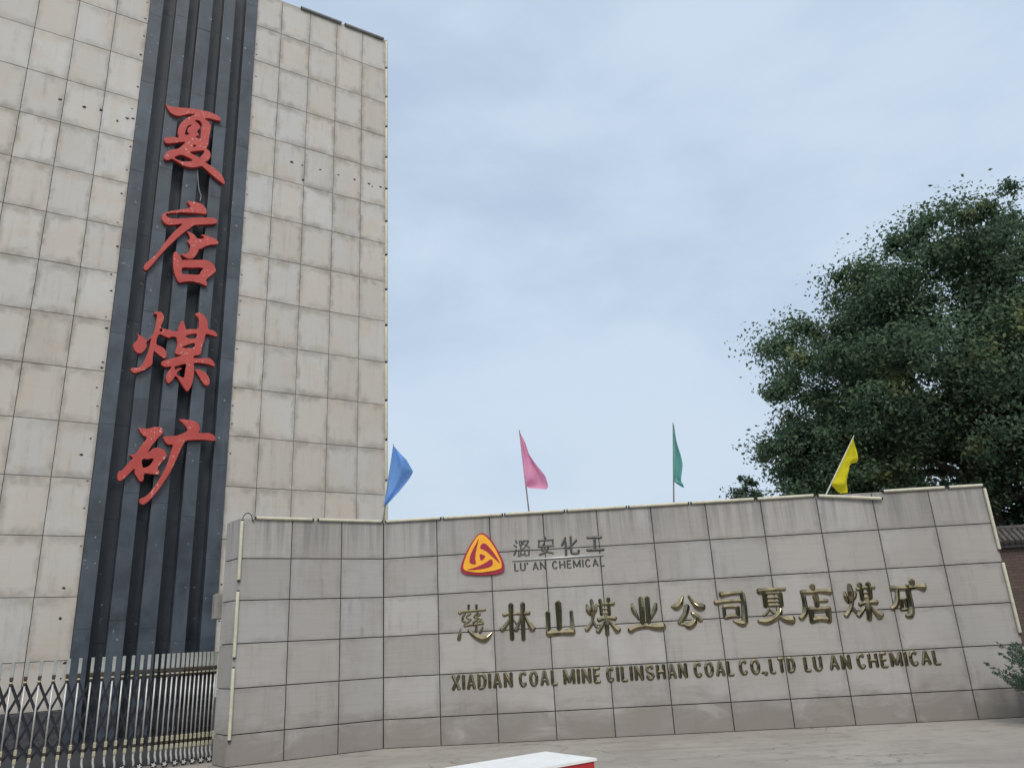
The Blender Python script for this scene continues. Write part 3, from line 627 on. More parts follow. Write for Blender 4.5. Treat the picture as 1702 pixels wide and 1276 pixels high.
for z0, z1 in zip(zs[:-1], zs[1:]):
    bk.box(BL + 0.003, BR - 0.003, 0.40, 0.498, z0 + 0.003, z1 - 0.003)
bk.build('recess_panel', M_RIB_SHADE, tower)
ribs = [(-12.247, -11.90), (-11.54, -11.19), (-10.89, -10.51), (-10.175, -9.84), (-9.50, -9.155)]
for a0, a1 in ribs:
    r = MB()
    z0 = 0.0
    z = random.uniform(1.2, 2.6)
    while z0 < ZT - 0.02:
        z = min(z, ZT)
        r.box(a0 - TC, a1 - TC, -0.05 + random.uniform(-0.004, 0.004), 0.399, z0 + 0.0015, z - 0.0015, 0.006)
        z0 = z
        z += random.choice((2.0, 2.44, 2.44, 3.0))
    r.build('metal_rib', M_RIB, tower)
# drilled holes and broken fixings left on the cladding
def hole(u, z, r):
    n = 9
    u -= TC
    pts = [(u + cos(2 * pi * k / n) * r * random.uniform(0.6, 1.4) * 1.3, -0.006, z + sin(2 * pi * k / n) * r * random.uniform(0.6, 1.3)) for k in range(n)]
    h = MB()
    h.add(pts + [(p_[0], 0.002, p_[2]) for p_ in pts], [tuple(range(n))] + [(k, k + n, (k + 1) % n + n, (k + 1) % n) for k in range(n)])
    h.build('fixing_hole', M_CORE, tower)


for u, z in [(-14.135, 16.256), (-13.553, 16.219), (-13.147, 16.268), (-12.718, 16.068), (-12.477, 16.235), (-7.799, 16.287), (-7.453, 16.275), (-6.879, 16.298),
             (-6.274, 16.291), (-5.727, 16.279), (-5.217, 16.27), (-5.1, 16.2), (-4.8, 16.271), (-7.42, 15.75)]:
    hole(u, z, random.uniform(0.022, 0.042))
z = 1.2
while z < 22:
    hole(-12.25 - random.choice((0.06, 0.09, 0.14, 0.3 if z < 7 else 0.08)), z + random.uniform(-0.2, 0.2), random.uniform(0.014, 0.032))
    if random.random() < 0.45:
        hole(-9.15 + random.uniform(0.05, 0.1), z, 0.018)
    z += random.uniform(0.35, 0.95)


# ------------------------------------------------------------------ strip-light casings
def strip_light(p0, p1, r, m, label, group, cat='light tube', straps=2):
    p0, p1 = Vector(p0), Vector(p1)
    d = p1 - p0
    l = d.length
    e = bpy.data.objects.new('light_tube', None)
    COL.objects.link(e)
    e.location = p0
    e.empty_display_size = 0.1
    tag(e, label, cat, group)
    q = d.normalized()
    a = MB()
    a.tube([q * 0.035, q * 0.05, q * (l - 0.05), q * (l - 0.035)], [r * 0.9, r, r, r * 0.9], 12)
    a.build('tube_casing', m, e)
    for s in (0.012, l - 0.036):
        c = MB()
        c.tube([q * s, q * (s + 0.028)], r * 0.8, 10)
        c.build('end_cap', M_BLACK, e)
    return e


ordn = ['first', 'second', 'third', 'fourth', 'fifth', 'sixth', 'seventh', 'eighth', 'ninth', 'tenth', 'eleventh', 'twelfth', 'thirteenth', 'fourteenth', 'fifteenth', 'sixteenth', 'seventeenth', 'eighteenth']
GT = 'light tubes up the edge of the tower'
cuts = [ZT - 0.02 - 1.24 * i for i in range(16)]
for i in range(15):
    strip_light(onT(-4.60, 0.0, cuts[i]), onT(-4.60, 0.0, cuts[i + 1]), 0.05, M_TUBE, 'cream light tube on the tower\'s right edge, %s from the top' % ordn[i], GT)
for i, (a0, a1) in enumerate([(-9.3, -7.9), (-7.75, -6.3), (-6.2, -4.72)]):
    if i == 0:
        continue
    strip_light(onT(a0, -0.05, ZT - 0.03), onT(a1, -0.05, ZT - 0.03), 0.05, M_TUBE_D, 'grey light tube along the tower top, %s' % ('nearer the dark band' if i == 1 else 'nearer the right corner'), 'light tubes along the tower top')

# ------------------------------------------------------------------ sign wall
wall = empty('sign_wall', K, 0, 'long angled grey tiled entrance wall carrying gold lettering and a logo', 'wall')
LE, RE, TH = -2.613, 11.12, 0.55
fl, fr = onL(LE) - K, onM(RE) - K
kb = Vector((0, 0, 0)) + (inw(AL) + inw(AM)).normalized() * TH * 1.04
bl_, br_ = Vector((-5.21, 13.70, 0)) - K, onM(RE, TH) - K
ins = 0.028


def prism(mb, pts, z0, z1):
    n = len(pts)
    mb.add([(x, y, z0) for x, y in pts] + [(x, y, z1) for x, y in pts],
           [tuple(reversed(range(n))), tuple(range(n, 2 * n))] + [(k, (k + 1) % n, (k + 1) % n + n, k + n) for k in range(n)])


i_fl = onL(LE + 0.03, ins) - K
i_k = (inw(AL) + inw(AM)).normalized() * ins
i_fr = onM(RE - 0.03, ins) - K
i_br = onM(RE - 0.03, TH) - K
i_bl = bl_ + (fl - bl_).normalized() * 0.02 + dirn(AL) * 0.03
c = MB()
prism(c, [(q.x, q.y) for q in (i_fl, i_k, i_fr, i_br, kb, i_bl)], 0, WH - 0.02)
c.build('wall_core', M_CORE, wall)
zr = [0.0, 0.464, 1.154, 1.844, 2.534, 3.224, WH]
t = MB()
PL = lambda x, y, z: tuple(onL(x, y, z) - K)
PM = lambda x, y, z: tuple(onM(x, y, z) - K)
cl_ = [LE, -1.71, -0.805, 0.0]
cm_ = [0.0, 1.006, 2.007, 3.012, 4.017, 5.024, 6.037, 7.05, 8.071, 9.084, 10.106, RE]
for cc, P in ((cl_, PL), (cm_, PM)):
    for i in range(len(cc) - 1):
        for j in range(len(zr) - 1):
            t.tile(cc[i], cc[i + 1], zr[j], zr[j + 1], y=random.uniform(-0.0015, 0.0015), gap=0.007, P=P)
# end faces
ed = (bl_ - fl)
edl = ed.length
edn = ed / edl
ang = math.atan2(-edn.y, -edn.x)
PE = lambda x, y, z: tuple(bl_ + dirn(ang) * x + inw(ang) * y + Vector((0, 0, z)))
for j in range(len(zr) - 1):
    t.tile(0.0, edl - 0.006, zr[j], zr[j + 1], gap=0.007, P=PE)
    t.tile(0.006, TH, zr[j], zr[j + 1], gap=0.007, P=lambda x, y, z: tuple(onM(RE - y, x, z) - K))
t.build('stone_cladding', M_SIGN, wall)
top = MB()
cap = [fl + dirn(AL) * 0.012 + inw(AL) * 0.012, (inw(AL) + inw(AM)).normalized() * 0.012, onM(RE - 0.012, 0.012) - K, i_br + dirn(AM) * 0.02, kb, i_bl]
prism(top, [(q.x, q.y) for q in cap], WH - 0.019, WH - 0.004)
top.build('coping', M_CONC, wall)
lg = MB()
lg.box(-0.19, 0.25, 0.0, 0.32, 2.29, 2.72, 0.01)
lo = lg.build('ledge_block', M_CONC, wall, loc=Vector((-5.27, 14.08, 0)) - K, rz=AL)

# light tubes round the wall
GW = 'light tubes round the edge of the sign wall'
LAB = []
for a0, a1, s in [(-2.38, -1.33, 'left'), (-1.28, -0.02, 'right')]:
    strip_light(onL(a0, -0.022, WH + 0.005), onL(a1, -0.022, WH + 0.005), 0.028, M_TUBE, 'pale light tube on top of the wall\'s left wing, %s one' % s, GW)
us = [0.02, 1.115, 2.278, 3.446, 4.6, 5.753, 6.967, 8.06]
nm = ['just right of the wall corner under the blue flag', 'above the logo', 'at the foot of the pink flag', 'right of the pink flag pole', 'left of the green flag pole', 'right of the green flag', 'left of the dropped tube']
for i in range(7):
    if i == 4:
        nm[i] = 'at the foot of the green flag'
    strip_light(onM(us[i], -0.022, WH + 0.005), onM(us[i + 1], -0.022, WH + 0.005), 0.028, M_TUBE, 'pale tube on the wall top, ' + nm[i], GW)
strip_light(onM(8.08, -0.035, WH - 0.005), onM(9.26, -0.05, WH - 0.135), 0.03, M_TUBE, 'loose light tube hanging aslant below the yellow flag', GW)
strip_light(onM(9.27, -0.022, WH + 0.005), onM(10.44, -0.022, WH + 0.005), 0.028, M_TUBE, 'pale light tube on the wall top right of the loose one', GW)
strip_light(onM(10.45, -0.022, WH + 0.005), onM(11.12, -0.022, WH + 0.005), 0.028, M_TUBE, 'short light tube at the right end of the wall top', GW)
for (z0, z1), s in zip([(3.89, 2.83), (2.71, 1.60), (1.50, 0.36)], ('top', 'middle', 'bottom')):
    strip_light(onL(LE + 0.035, -0.022, z0), onL(LE + 0.035, -0.022, z1), 0.028, M_TUBE, 'upright cream light tube at the wall\'s left end, %s one' % s, GW)
for (z0, z1), s in zip([(3.89, 2.72), (2.56, 1.30), (1.16, 0.2)], ('top', 'middle', 'bottom')):
    strip_light(onM(RE - 0.01, -0.022, z0), onM(RE - 0.01, -0.022, z1), 0.028, M_TUBE, 'upright cream light tube at the wall\'s right end, %s one' % s, GW)
w = MB()
pts = [onL(-2.57, 0.02, WH - 0.01), onL(-2.54, 0.0, WH + 0.06), onL(-2.48, 0.0, WH + 0.09), onL(-2.43, -0.01, WH + 0.05), onL(-2.40, -0.03, WH - 0.06), onL(-2.38, -0.03, WH - 0.02)]
w.tube([tuple(q - K) for q in [Vector(x) for x in catmull(pts, 4)]], 0.008, 6)
tag(w.build('loose_cable', M_BLACK, loc=K), 'thin loose black cable curling over the wall\'s upper left corner', 'cable')

# ------------------------------------------------------------------ red brush characters on the tower
where = ['topmost of the four on the dark band', 'second from the top', 'third from the top', 'lowest of the four on the dark band']
for (ch, outs, holes), wh in zip(RED, where):
    P = np.array(sum(outs, []))
    c0 = (P.min(0) + P.max(0)) / 2
    sh = lambda L: [[(q[0] - c0[0], q[1] - c0[1]) for q in l] for l in L]
    me = solid_outline(sh(outs), sh(holes), 0.12, 0.008, 3)
    o = link('red_character', me, M_LETTER, None, onT(c0[0], -0.045, c0[1]), AT)
    tag(o, 'red brush-script character %s, %s' % (ch, wh), 'character', 'red brush characters on the tower')

w = MB()
w.tube(catmull([onT(u, -0.06, z) - onT(-10.5, -0.06, 14.4) for u, z in CABLE], 4), 0.012, 6)
tag(w.build('loose_cable', M_TUBE_D, loc=onT(-10.5, -0.06, 14.4)), 'thin cable dangling between the top two red characters', 'cable')

# ------------------------------------------------------------------ gold characters on the wall
pos = ['first of the long row', 'second of the long row', 'third of the long row', 'fourth of the long row', 'fifth of the long row', 'sixth of the long row', 'seventh of the long row',
       'eighth of the long row', 'ninth of the long row', 'tenth of the long row', 'last of the long row',
       'first after the logo', 'second after the logo', 'third after the logo', 'fourth after the logo']
for i, (ch, sts) in enumerate(GOLD):
    P = np.array([q for s in sts for q in s])
    cx, cz = (P[:, 0].min() + P[:, 0].max()) / 2, (P[:, 1].min() + P[:, 1].max()) / 2
    mb = MB()
    for k, s in enumerate(sts):
        stroke(mb, [(q[0], q[1], q[2] * ((1.5 if q[2] < 0.016 else 1.17) if i < 11 else 1.25)) for q in s], (0.075 if i < 11 else 0.04) * (1 - 0.012 * k), 4, False, cx, cz)
    o = mb.build('metal_character', M_GOLD if i < 11 else M_SILVER, loc=onM(cx, 0, cz), rz=AM)
    tag(o, '%s gold metal character %s, %s' % ('large' if i < 11 else 'small', ch, pos[i]), 'character', 'gold characters of the company name' if i < 11 else 'small gold characters beside the logo')

ARC = lambda cx, cy, rx, ry, a0, a1, n=10: [(cx + rx * cos(radians(a0 + (a1 - a0) * k / n)), cy + ry * sin(radians(a0 + (a1 - a0) * k / n))) for k in range(n + 1)]
GLYPH = {
    'X': [[(0, 1), (1, 0)], [(1, 1), (0, 0)]], 'I': [[(.5, 0), (.5, 1)]],
    'A': [[(0, 0), (.5, 1)], [(.5, 1), (1, 0)], [(.2, .33), (.8, .33)]],
    'D': [[(0, 0), (0, 1)], [(0, 1), (.4, 1)] + ARC(.4, .5, .6, .5, 80, -80) + [(.4, 0), (0, 0)]],
    'N': [[(0, 0), (0, 1)], [(0, 1), (1, 0)], [(1, 0), (1, 1)]],
    'C': [ARC(.5, .5, .5, .5, 40, 320, 14)], 'O': [ARC(.5, .5, .5, .5, 0, 360, 16)],
    'L': [[(0, 1), (0, 0)], [(0, 0), (1, 0)]], 'U': [[(0, 1), (0, .35)] + ARC(.5, .32, .5, .32, 180, 360, 8) + [(1, .35), (1, 1)]],
    'M': [[(0, 0), (0, 1)], [(0, 1), (.5, .1)], [(.5, .1), (1, 1)], [(1, 1), (1, 0)]],
    'E': [[(0, 0), (0, 1)], [(0, 1), (1, 1)], [(0, .52), (.85, .52)], [(0, 0), (1, 0)]],
    'S': [[(.95, .78), (.8, .95), (.5, 1), (.15, .92), (.05, .75), (.2, .58), (.5, .5), (.85, .4), (.98, .22), (.8, .05), (.5, 0), (.2, .04), (.03, .22)]],
    'H': [[(0, 0), (0, 1)], [(1, 0), (1, 1)], [(0, .5), (1, .5)]], 'T': [[(.5, 0), (.5, 1)], [(0, 1), (1, 1)]],
    '.': [[(.5, .0), (.5, .04)]], ',': [[(.5, .02), (.3, -.14)]], "'": [[(.5, 1), (.45, .8)]]}
WID = {'I': 0.26, 'M': 1.25, 'E': .8, 'L': .8, 'T': .9, 'C': .95}


def text_line(words, base, capz, hw, H, line, group):
    for t, u0, u1 in words:
        wid = [WID.get(x, 1.0) for x in t]
        gap = 0.24
        tot = sum(wid) + gap * (len(t) - 1)
        sc_ = (u1 - u0) / tot
        x = u0
        seen = words.index([t, u0, u1])
        first = not any(q[0] == t for q in words[:seen])
        for k, x_ in enumerate(t):
            a0, a1 = x + hw * 0.8, x + wid[k] * sc_ - hw * 0.8
            if x_ in "I.,'":
                a0 = a1 = x + wid[k] * sc_ / 2
            x += (wid[k] + gap) * sc_
            zb, zc = base(a0) + hw * 0.8, capz - hw * 0.8
            cx, cz = (a0 + a1) / 2, (zb + zc) / 2
            mb = MB()
            for q, s in enumerate(GLYPH[x_]):
                cl2 = x_ == 'O'
                pts = [(a0 + (a1 - a0) * px if a1 > a0 else a0 + (px - .5) * hw * 3, zb + (zc - zb) * pz, hw * (1.1 if x_ in '.,' else 1)) for px, pz in s]
                stroke(mb, pts[:-1] if cl2 else pts, H * (1 - 0.03 * q), 1 if len(pts) > 4 else 2, cl2, cx, cz)
            o = mb.build('metal_letter', M_GOLD if 'gold' in group else M_SILVER, loc=onM(cx, 0, cz), rz=AM)
            if len(t) == 1:
                lab = {'.': 'small gold full stop after CO', ',': 'small gold comma before LTD', "'": 'tiny apostrophe between LU and AN below the bar'}[t]
                lab += ' in the ' + line if t != "'" else ''
            else:
                wname = t if t != 'COAL' else ('the COAL before MINE' if first else 'the COAL before CO.,LTD')
                lab = 'letter %s, %s in %s, %s' % (x_, ordn[k], wname, line)
            tag(o, lab, 'letter', group)


WORDS[8][2] -= 0.035
WORDS[9][1] += 0.03
text_line(WORDS[:12], lambda u: 0.875 + 0.0016 * u, 1.146, 0.029, 0.045, 'long gold English line', 'gold letters of the long English line')
text_line(WORDS[12:], lambda u: 2.862, 3.012, 0.0145, 0.026, 'small line under the bar', 'small letters under the bar')
mb = MB()
mb.tube([(0, 0.0, 0), (1.677, 0.0, 0.006)], 0.018, 10)
tag(mb.build('divider_bar', M_STEEL, loc=onM(2.4015, -0.008, 3.0575), rz=AM), 'thin metal bar between the small characters and the small English line', 'bar')

# logo
P = np.array(LOGO[0])
c0 = (P.min(0) + P.max(0)) / 2
sh = lambda l: [(q[0] - c0[0], q[1] - c0[1]) for q in l]
lo = empty('logo', onM(c0[0], 0, c0[1]), AM, 'rounded triangular maroon and yellow logo mounted on the grey wall', 'logo')
o = link('border_plate', solid_outline([sh(LOGO[0])], [], 0.04, 0.006), M_MAROON, lo)
o.location.y = 0.003
o = link('yellow_field', solid_outline([sh(LOGO[1])], [], 0.02, 0.003), M_YELLOW, lo)
o.location.y = -0.032
for q in LOGO[2]:
    o = link('swirl_mark', solid_outline([sh(q)], [], 0.012, 0.001, 3), M_MAROON, lo)
    o.location.y = -0.047

# ------------------------------------------------------------------ flags behind the wall top
FC = {'blue': ((0.22, 0.43, 0.84), 'blue pennant flag leaning right beside the tower'), 'pink': ((0.84, 0.37, 0.56), 'pink flag drooping on a thin pole, right of the blue one'),
      'green': ((0.20, 0.50, 0.46), 'green flag hanging limp on an upright pole'), 'yellow': ((0.72, 0.64, 0.03), 'ragged yellow flag leaning right before the big tree')}
for name, top_, base_, end_, free in FLAGS:
    col, lab = FC[name]
    o0 = onM(base_[0], 0.25, 0)
    zb = WH - 0.35
    e = empty('flag', onM(base_[0], 0.25, zb), AM, lab, 'flag', 'flags along the wall top')
    g2 = lambda p: Vector((p[0] - base_[0], 0.0, p[1] - zb))
    T_, B_, E_ = g2(top_), g2(base_), g2(end_)
    bot = B_ + (B_ - T_).normalized() * 0.45
    bot.y = 0.0
    mb = MB()
    mb.tube([bot, B_, T_ + (T_ - B_).normalized() * 0.02], [0.016, 0.015, 0.008], 8)
    mb.build('pole', simple(name + ' flag pole', (0.5, 0.48, 0.42), 0.5) if name == 'yellow' else M_POLE, e)
    fr = [g2(p) for p in free]
    ln = [0]
    for a, b in zip(fr[:-1], fr[1:]):
        ln.append(ln[-1] + (b - a).length)
    NI, NJ = 34, 14
    vs_, fs_ = [], []
    ph = random.uniform(0, 6)
    for i in range(NI + 1):
        tt = i / NI
        d = tt * ln[-1]
        k = max(j for j in range(len(ln)) if ln[j] <= d + 1e-9)
        k = min(k, len(ln) - 2)
        F = fr[k].lerp(fr[k + 1], (d - ln[k]) / (ln[k + 1] - ln[k]))
        Q = fr[0].lerp(E_, tt)
        for j in range(NJ + 1):
            s = j / NJ
            p = Q.lerp(F, s)
            wdt = (F - Q).length
            y = sin(s * 7.5 + tt * 4 + ph) * 0.13 * min(1, wdt / 0.3) * s + sin(tt * 13 + s * 3 + ph) * 0.05 * s - 0.018
            vs_.append((p.x, y, p.z))
    for i in range(NI):
        for j in range(NJ):
            q = i * (NJ + 1) + j
            fs_.append((q, q + 1, q + NJ + 2, q + NJ + 1))
    mb = MB()
    mb.add(vs_, fs_, True)
    mb.build('cloth', cloth_material(name + ' cloth', col), e)

# ------------------------------------------------------------------ sliding gate
GA = 0.5
GP = Vector((-5.393, 14.073, 0))
gate = empty('sliding_gate', GP, GA, 'folding steel gate with pale topped posts between the tower and the sign wall', 'gate')
S_ = [0.002, -0.062, -0.126, -0.19, -0.257, -0.323, -0.392, -0.458, -0.526, -0.606, -0.682, -0.761, -0.845, -0.94, -1.055, -1.166, -1.298, -1.437, -1.58, -1.736, -1.893, -2.069, -2.232, -2.42, -2.612, -2.802, -2.99, -3.163, -3.34, -3.52]
post0 = None
D_ = 0.30


def copy_tree(o, parent=None):
    c = o.copy()
    COL.objects.link(c)
    if parent:
        c.parent = parent
    for ch in list(o.children):
        copy_tree(ch, c)
    return c


mb = MB()
mb.tube([(0, 0, 0.47), (0, 0, 1.42)], 0.0135, 10)
post0 = mb.build('gate_post', M_STEEL, gate)
mb = MB()
mb.tube(catmull([(0, 0, 0.27), (0.0, -0.004, 0.19), (0.012, -0.01, 0.13), (0.016, 0, 0.07)], 4), 0.017, 10)
mb.build('foot', M_STEEL, post0)
mb = MB()
mb.box(-0.024, 0.024, -0.026, 0.026, 1.52, 1.751, 0.004)
mb.build('post_cap', M_CAP, post0)
mb = MB()
mb.box(-0.026, 0.026, -0.03, 0.03, 1.468, 1.519, 0.004)
mb.tube([(0, 0, 1.38), (0, 0, 1.40), (0, 0, 1.44), (0, 0, 1.47)], [0.014, 0.025, 0.025, 0.018], 10)
mb.build('joint', M_BRONZE, post0)
mb = MB()
mb.box(-0.021, 0.021, -0.036, 0.026, 1.425, 1.447, 0.004)
mb.build('brass_ring', M_BRASS, post0)
for z0, z1, w_ in ((0.395, 0.472, 0.021), (0.27, 0.345, 0.023)):
    mb = MB()
    mb.box(-w_, w_, -w_ - 0.006, w_ + 0.006, z0, z1, 0.006)
    mb.build('brass_sleeve', M_BRASS, post0)
mb = MB()
mb.box(-0.018, 0.018, -0.022, 0.022, 0.346, 0.394, 0.003)
mb.build('collar', M_BRONZE, post0)
post0.location.x = S_[0]
for i, s in enumerate(S_[1:]):
    p_ = copy_tree(post0, gate)
    p_.location.x = s
wheel = None
mb = MB()
mb.tube([(0, -0.055, 0.055), (0, -0.015, 0.055)], 0.052, 16)
w0 = mb.build('wheel', M_BLACK, gate)
mb = MB()
for k in range(5):
    a = 2 * pi * k / 5
    mb.tube([(0, -0.06, 0.055), (cos(a) * 0.04, -0.06, 0.055 + sin(a) * 0.04)], [0.014, 0.007], 6)
mb.build('hub', M_STEEL, w0)
w0.location.x = S_[0] - 0.01
for i in range(2, len(S_), 2):
    q = copy_tree(w0, gate)
    q.location.x = S_[i] - 0.01
for i in range(len(S_) - 1):                    # scissor bars between neighbouring frames
    a, b2 = S_[i + 1], S_[i]
    for dp in (0.0, 0.2):
     mb = MB()
     for zt, zb_ in ((1.41, 0.985), (0.975, 0.55), (0.54, 0.3)):
         for q, (xa, xb) in enumerate(((a, b2), (b2, a))):
             y0 = 0.04 + dp + 0.014 * q
             dx_, dz_ = (xb - xa), zb_ - zt
             l_ = math.hypot(dx_, dz_)
             nx_, nz_ = -dz_ / l_ * 0.016, dx_ / l_ * 0.016
             cs = [(xa - nx_, zt - nz_), (xa + nx_, zt + nz_), (xb + nx_, zb_ + nz_), (xb - nx_, zb_ - nz_)]
             mb.add([(x_, y0, z_) for x_, z_ in cs] + [(x_, y0 + 0.009, z_) for x_, z_ in cs],
                    [(0, 1, 2, 3), (7, 6, 5, 4)] + [(k, k + 4, (k + 1) % 4 + 4, (k + 1) % 4) for k in range(4)])
     mb.build('scissor_bar', M_SCISSOR, gate)

# ------------------------------------------------------------------ red and white cabinet in the foreground
FWB = (Vector((0.37, 4.863, 0)) - Vector((0.063, 4.608, 0)))
ax = Vector((0.37, 4.863, 0)) - Vector((0.085, 5.25, 0))
cb = empty('barrier_cabinet', Vector((0.085, 5.25, 0)), 0, 'red cabinet with a flat white lid at the bottom edge of the picture', 'cabinet')
pA, pB = Vector((0, 0, 0)), ax
dv = FWB.normalized() * -1
dl = (Vector((-0.518, 4.797, 0)) - Vector((0.085, 5.25, 0))).normalized()
pC, pD = pB + dl * 0.95, pA + dl * 0.95
cenq = (pA + pB + pC + pD) / 4
sh_ = lambda q, k: cenq + (q - cenq) * k
mb = MB()
prism(mb, [(q.x, q.y) for q in (sh_(pA, .965), sh_(pD, .985), sh_(pC, .985), sh_(pB, .965))], 0.06, 0.985)
mb.build('body', M_RED, cb)
mb = MB()
prism(mb, [(q.x, q.y) for q in (pA, pD, pC, pB)], 0.986, 1.0)
mb.build('lid', M_WHITE, cb)
mb = MB()
prism(mb, [(q.x, q.y) for q in (sh_(pA, .9), sh_(pD, .94), sh_(pC, .94), sh_(pB, .9))], 0.0, 0.06)
mb.build('base', M_PLINTH, cb)

# ------------------------------------------------------------------ brick wall behind
bw = empty('brick_wall', (11.2, 20.3, 0), -0.13, 'brown brick wall with dark tiled coping, behind the right end of the sign wall', 'wall')
mb = MB()
mb.box(0, 12, 0, 0.4, 0, 3.25)
mb.build('brickwork', brick_material(), bw)
mb = MB()
mb.box(-0.05, 12.05, -0.12, 0.52, 3.25, 3.36)
mb.build('fascia', M_PLINTH, bw)
mb = MB()
for k in range(86):
    x = k * 0.14
    mb.tube([(x, -0.24, 3.37), (x, 0.2, 3.74)], 0.062, 8)
    mb.tube([(x, 0.64, 3.37), (x, 0.2, 3.74)], 0.062, 8)
mb.tube([(-0.06, 0.2, 3.76), (12.1, 0.2, 3.76)], 0.07, 10)
mb.build('tiled_coping', M_BRICK_T, bw)


# ------------------------------------------------------------------ trees and shrub
def leaf_mesh(name, centres, outward, size, aspect=0.45):
    """one diamond leaf per centre, facing roughly outward from its twig"""
    n = len(centres)
    q = rng.normal(size=(n, 3)) * 0.5 + outward + np.array([0, 0, 0.35])
    q /= np.linalg.norm(q, axis=1)[:, None] + 1e-9
    d = np.cross(q, rng.normal(size=(n, 3)))
    d /= np.linalg.norm(d, axis=1)[:, None] + 1e-9
    sd_ = np.cross(d, q)
    L = size * rng.uniform(0.65, 1.35, n)[:, None]
    a = centres - d * L * 0.5
    c = centres + d * L * 0.5
    b = centres + sd_ * L * aspect * 0.5 - d * L * 0.08
    e = centres - sd_ * L * aspect * 0.5 - d * L * 0.08
    v = np.stack([a, b, c, e], 1).reshape(-1, 3)
    me = bpy.data.meshes.new(name)
    me.vertices.add(4 * n)
    me.vertices.foreach_set('co', v.ravel())
    me.loops.add(4 * n)
    me.loops.foreach_set('vertex_index', np.arange(4 * n))
    me.polygons.add(n)
    me.polygons.foreach_set('loop_start', np.arange(n) * 4)
    me.polygons.foreach_set('loop_total', np.full(n, 4))
    me.update(calc_edges=True)
    return me


def crown_points(lobes, nclump, per, cr, base):
    w = np.array([l[3] * l[4] for l in lobes])
    w = w / w.sum()
    out = []
    cl3 = []
    nn = []
    for _ in range(nclump):
        cx, cy, cz, rx, rz = lobes[rng.choice(len(lobes), p=w)]
        d = rng.normal(size=3)
        d /= np.linalg.norm(d)
        r = rng.uniform(0.45, 1.0) ** 0.6
        p = np.array([cx + d[0] * rx * r, cy + d[1] * rx * r, cz + d[2] * rz * r])
        cl3.append(p)
        k = int(per * rng.uniform(0.5, 1.4))
        s = cr * rng.choice((0.5, 0.75, 1.0, 1.35))
        g_ = rng.normal(size=(k, 3))
        g_ /= np.linalg.norm(g_, axis=1)[:, None] + 1e-6
        ax_ = rng.normal(size=3)
        ax_ /= np.linalg.norm(ax_)
        lump = 1.0 + 0.45 * (g_ @ ax_) + 0.3 * np.sin(g_ @ rng.normal(size=3) * 5.0)
        g_ *= s * lump[:, None] * np.minimum(np.abs(rng.normal(0.62, 0.34, k)), 1.0)[:, None]
        g_[:, 2] *= 0.72
        out.append(p + g_)
        nn.append(g_ / (np.linalg.norm(g_, axis=1)[:, None] + 1e-6) * 0.55)
    P = np.concatenate(out) - np.array(base)
    return P, np.concatenate(nn), np.array(cl3) - np.array(base)


def tree(name, base, lobes, nclump, per, cr, leaf, label, trunk_r, trunk_h, mat_=None, limbs=16):
    e = empty(name, base, 0, label, 'tree')
    P, NN, C3 = crown_points(lobes, nclump, per, cr, base)
    NN = NN[P[:, 2] > 1.5]
    P = P[P[:, 2] > 1.5]
    link('crown', leaf_mesh('crown', P, NN, leaf, 0.55), mat_ or M_LEAF, e)
    mb = MB()
    mb.tube(catmull([(0, 0, -0.1), (0.1, 0, trunk_h * 0.35), (-0.1, 0.1, trunk_h * 0.7), (0.1, 0.1, trunk_h)], 4), [trunk_r * (1.25 - 0.65 * k / 12) for k in range(13)], 12)
    idx = rng.choice(len(C3), limbs, replace=False)
    for i in idx:
        q = Vector(C3[i])
        s = Vector((0, 0, trunk_h * rng.uniform(0.55, 0.98)))
        md = s.lerp(q, 0.5) + Vector((0, 0, 0.5 + rng.uniform(-0.3, 0.5)))
        pts = catmull([s, md, q], 5)
        mb.tube(pts, [trunk_r * 0.42 * (1 - 0.85 * k / (len(pts) - 1)) for k in range(len(pts))], 7)
    mb.build('trunk', M_BARK, e)
    return e


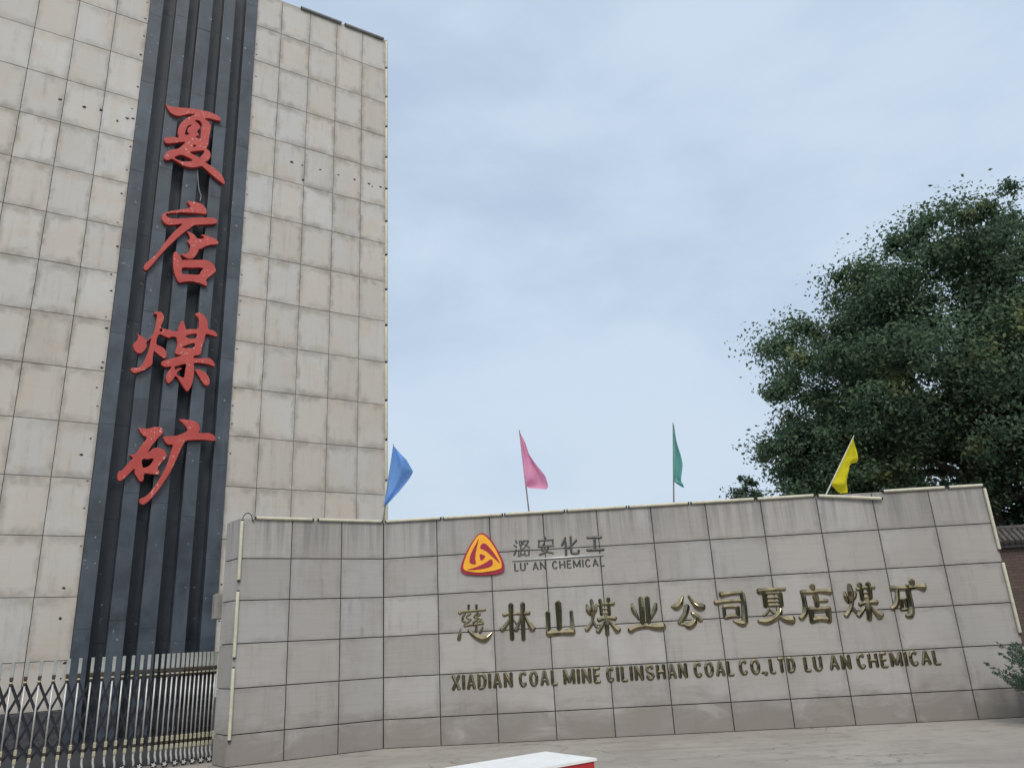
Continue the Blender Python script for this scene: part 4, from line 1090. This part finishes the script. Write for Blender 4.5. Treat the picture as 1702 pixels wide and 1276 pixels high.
Y0 = 27.0
lobes = [(12.1, Y0, 9.6, 4.0, 3.9), (15.2, Y0, 11.2, 4.2, 4.2), (17.4, Y0 - 0.5, 11.2, 5.2, 5.2), (21.3, Y0, 12.6, 4.4, 5.4), (16.5, Y0 - 1, 8.2, 7.0, 3.4), (23.5, Y0, 9.0, 6.0, 5.5), (11.2, Y0 - 1, 7.3, 2.6, 2.1), (11.0, Y0, 6.3, 1.7, 1.9), (12.2, Y0, 5.8, 2.3, 1.8), (20.0, Y0, 5.6, 4.5, 2.6), (19.6, Y0 + 1, 3.9, 3.6, 2.0)]
tree('broadleaf_tree', (16.3, Y0, 0), lobes, 1180, 480, 0.88, 0.145, 'big dark leafy tree rising behind the right half of the sign wall', 0.42, 9.5, limbs=34)
tree('distant_tree', (11.0, 37.0, 0), [(11.0, 37.0, 7.3, 0.6, 1.6), (10.8, 37.0, 6.2, 1.2, 1.5), (11.6, 37.0, 6.6, 0.7, 1.2)], 90, 110, 0.38, 0.17, 'small pale tree top peeping over the wall left of the big tree', 0.12, 5.0, limbs=6, mat_=M_LEAF2)

sb = empty('juniper_shrub', (8.42, 12.9, 0), 0, 'feathery juniper shrub at the right edge before the sign wall', 'shrub')
pts = []
tips = []
for k in range(120):
    h0 = rng.uniform(0.1, 1.25)
    an = rng.uniform(0, 2 * pi)
    ln_ = rng.uniform(0.5, 1.0) * (1.3 - 0.45 * h0)
    a = Vector((0.1 * cos(an), 0.1 * sin(an), h0 * 0.7))
    tip = Vector((cos(an) * ln_, sin(an) * ln_, h0 * 0.75 + ln_ * rng.uniform(0.35, 0.75)))
    tips.append((a, tip))
    for j in range(150):
        s = rng.uniform(0.15, 1.0)
        p = a.lerp(tip, s) + Vector((0, 0, -0.12 * s * (1 - s)))
        rr = 0.085 * (1.1 - s)
        pts.append(tuple(p + Vector(rng.normal(size=3)) * rr))
link('foliage', leaf_mesh('foliage', np.array(pts), rng.normal(size=(len(pts), 3)) * 0.5, 0.06, 0.35), M_LEAF2, sb)
mb = MB()
for a, tip in tips:
    mb.tube([Vector((0, 0, 0)), a, a.lerp(tip, 0.9)], [0.02, 0.012, 0.004], 5)
mb.build('stem', M_BARK, sb)
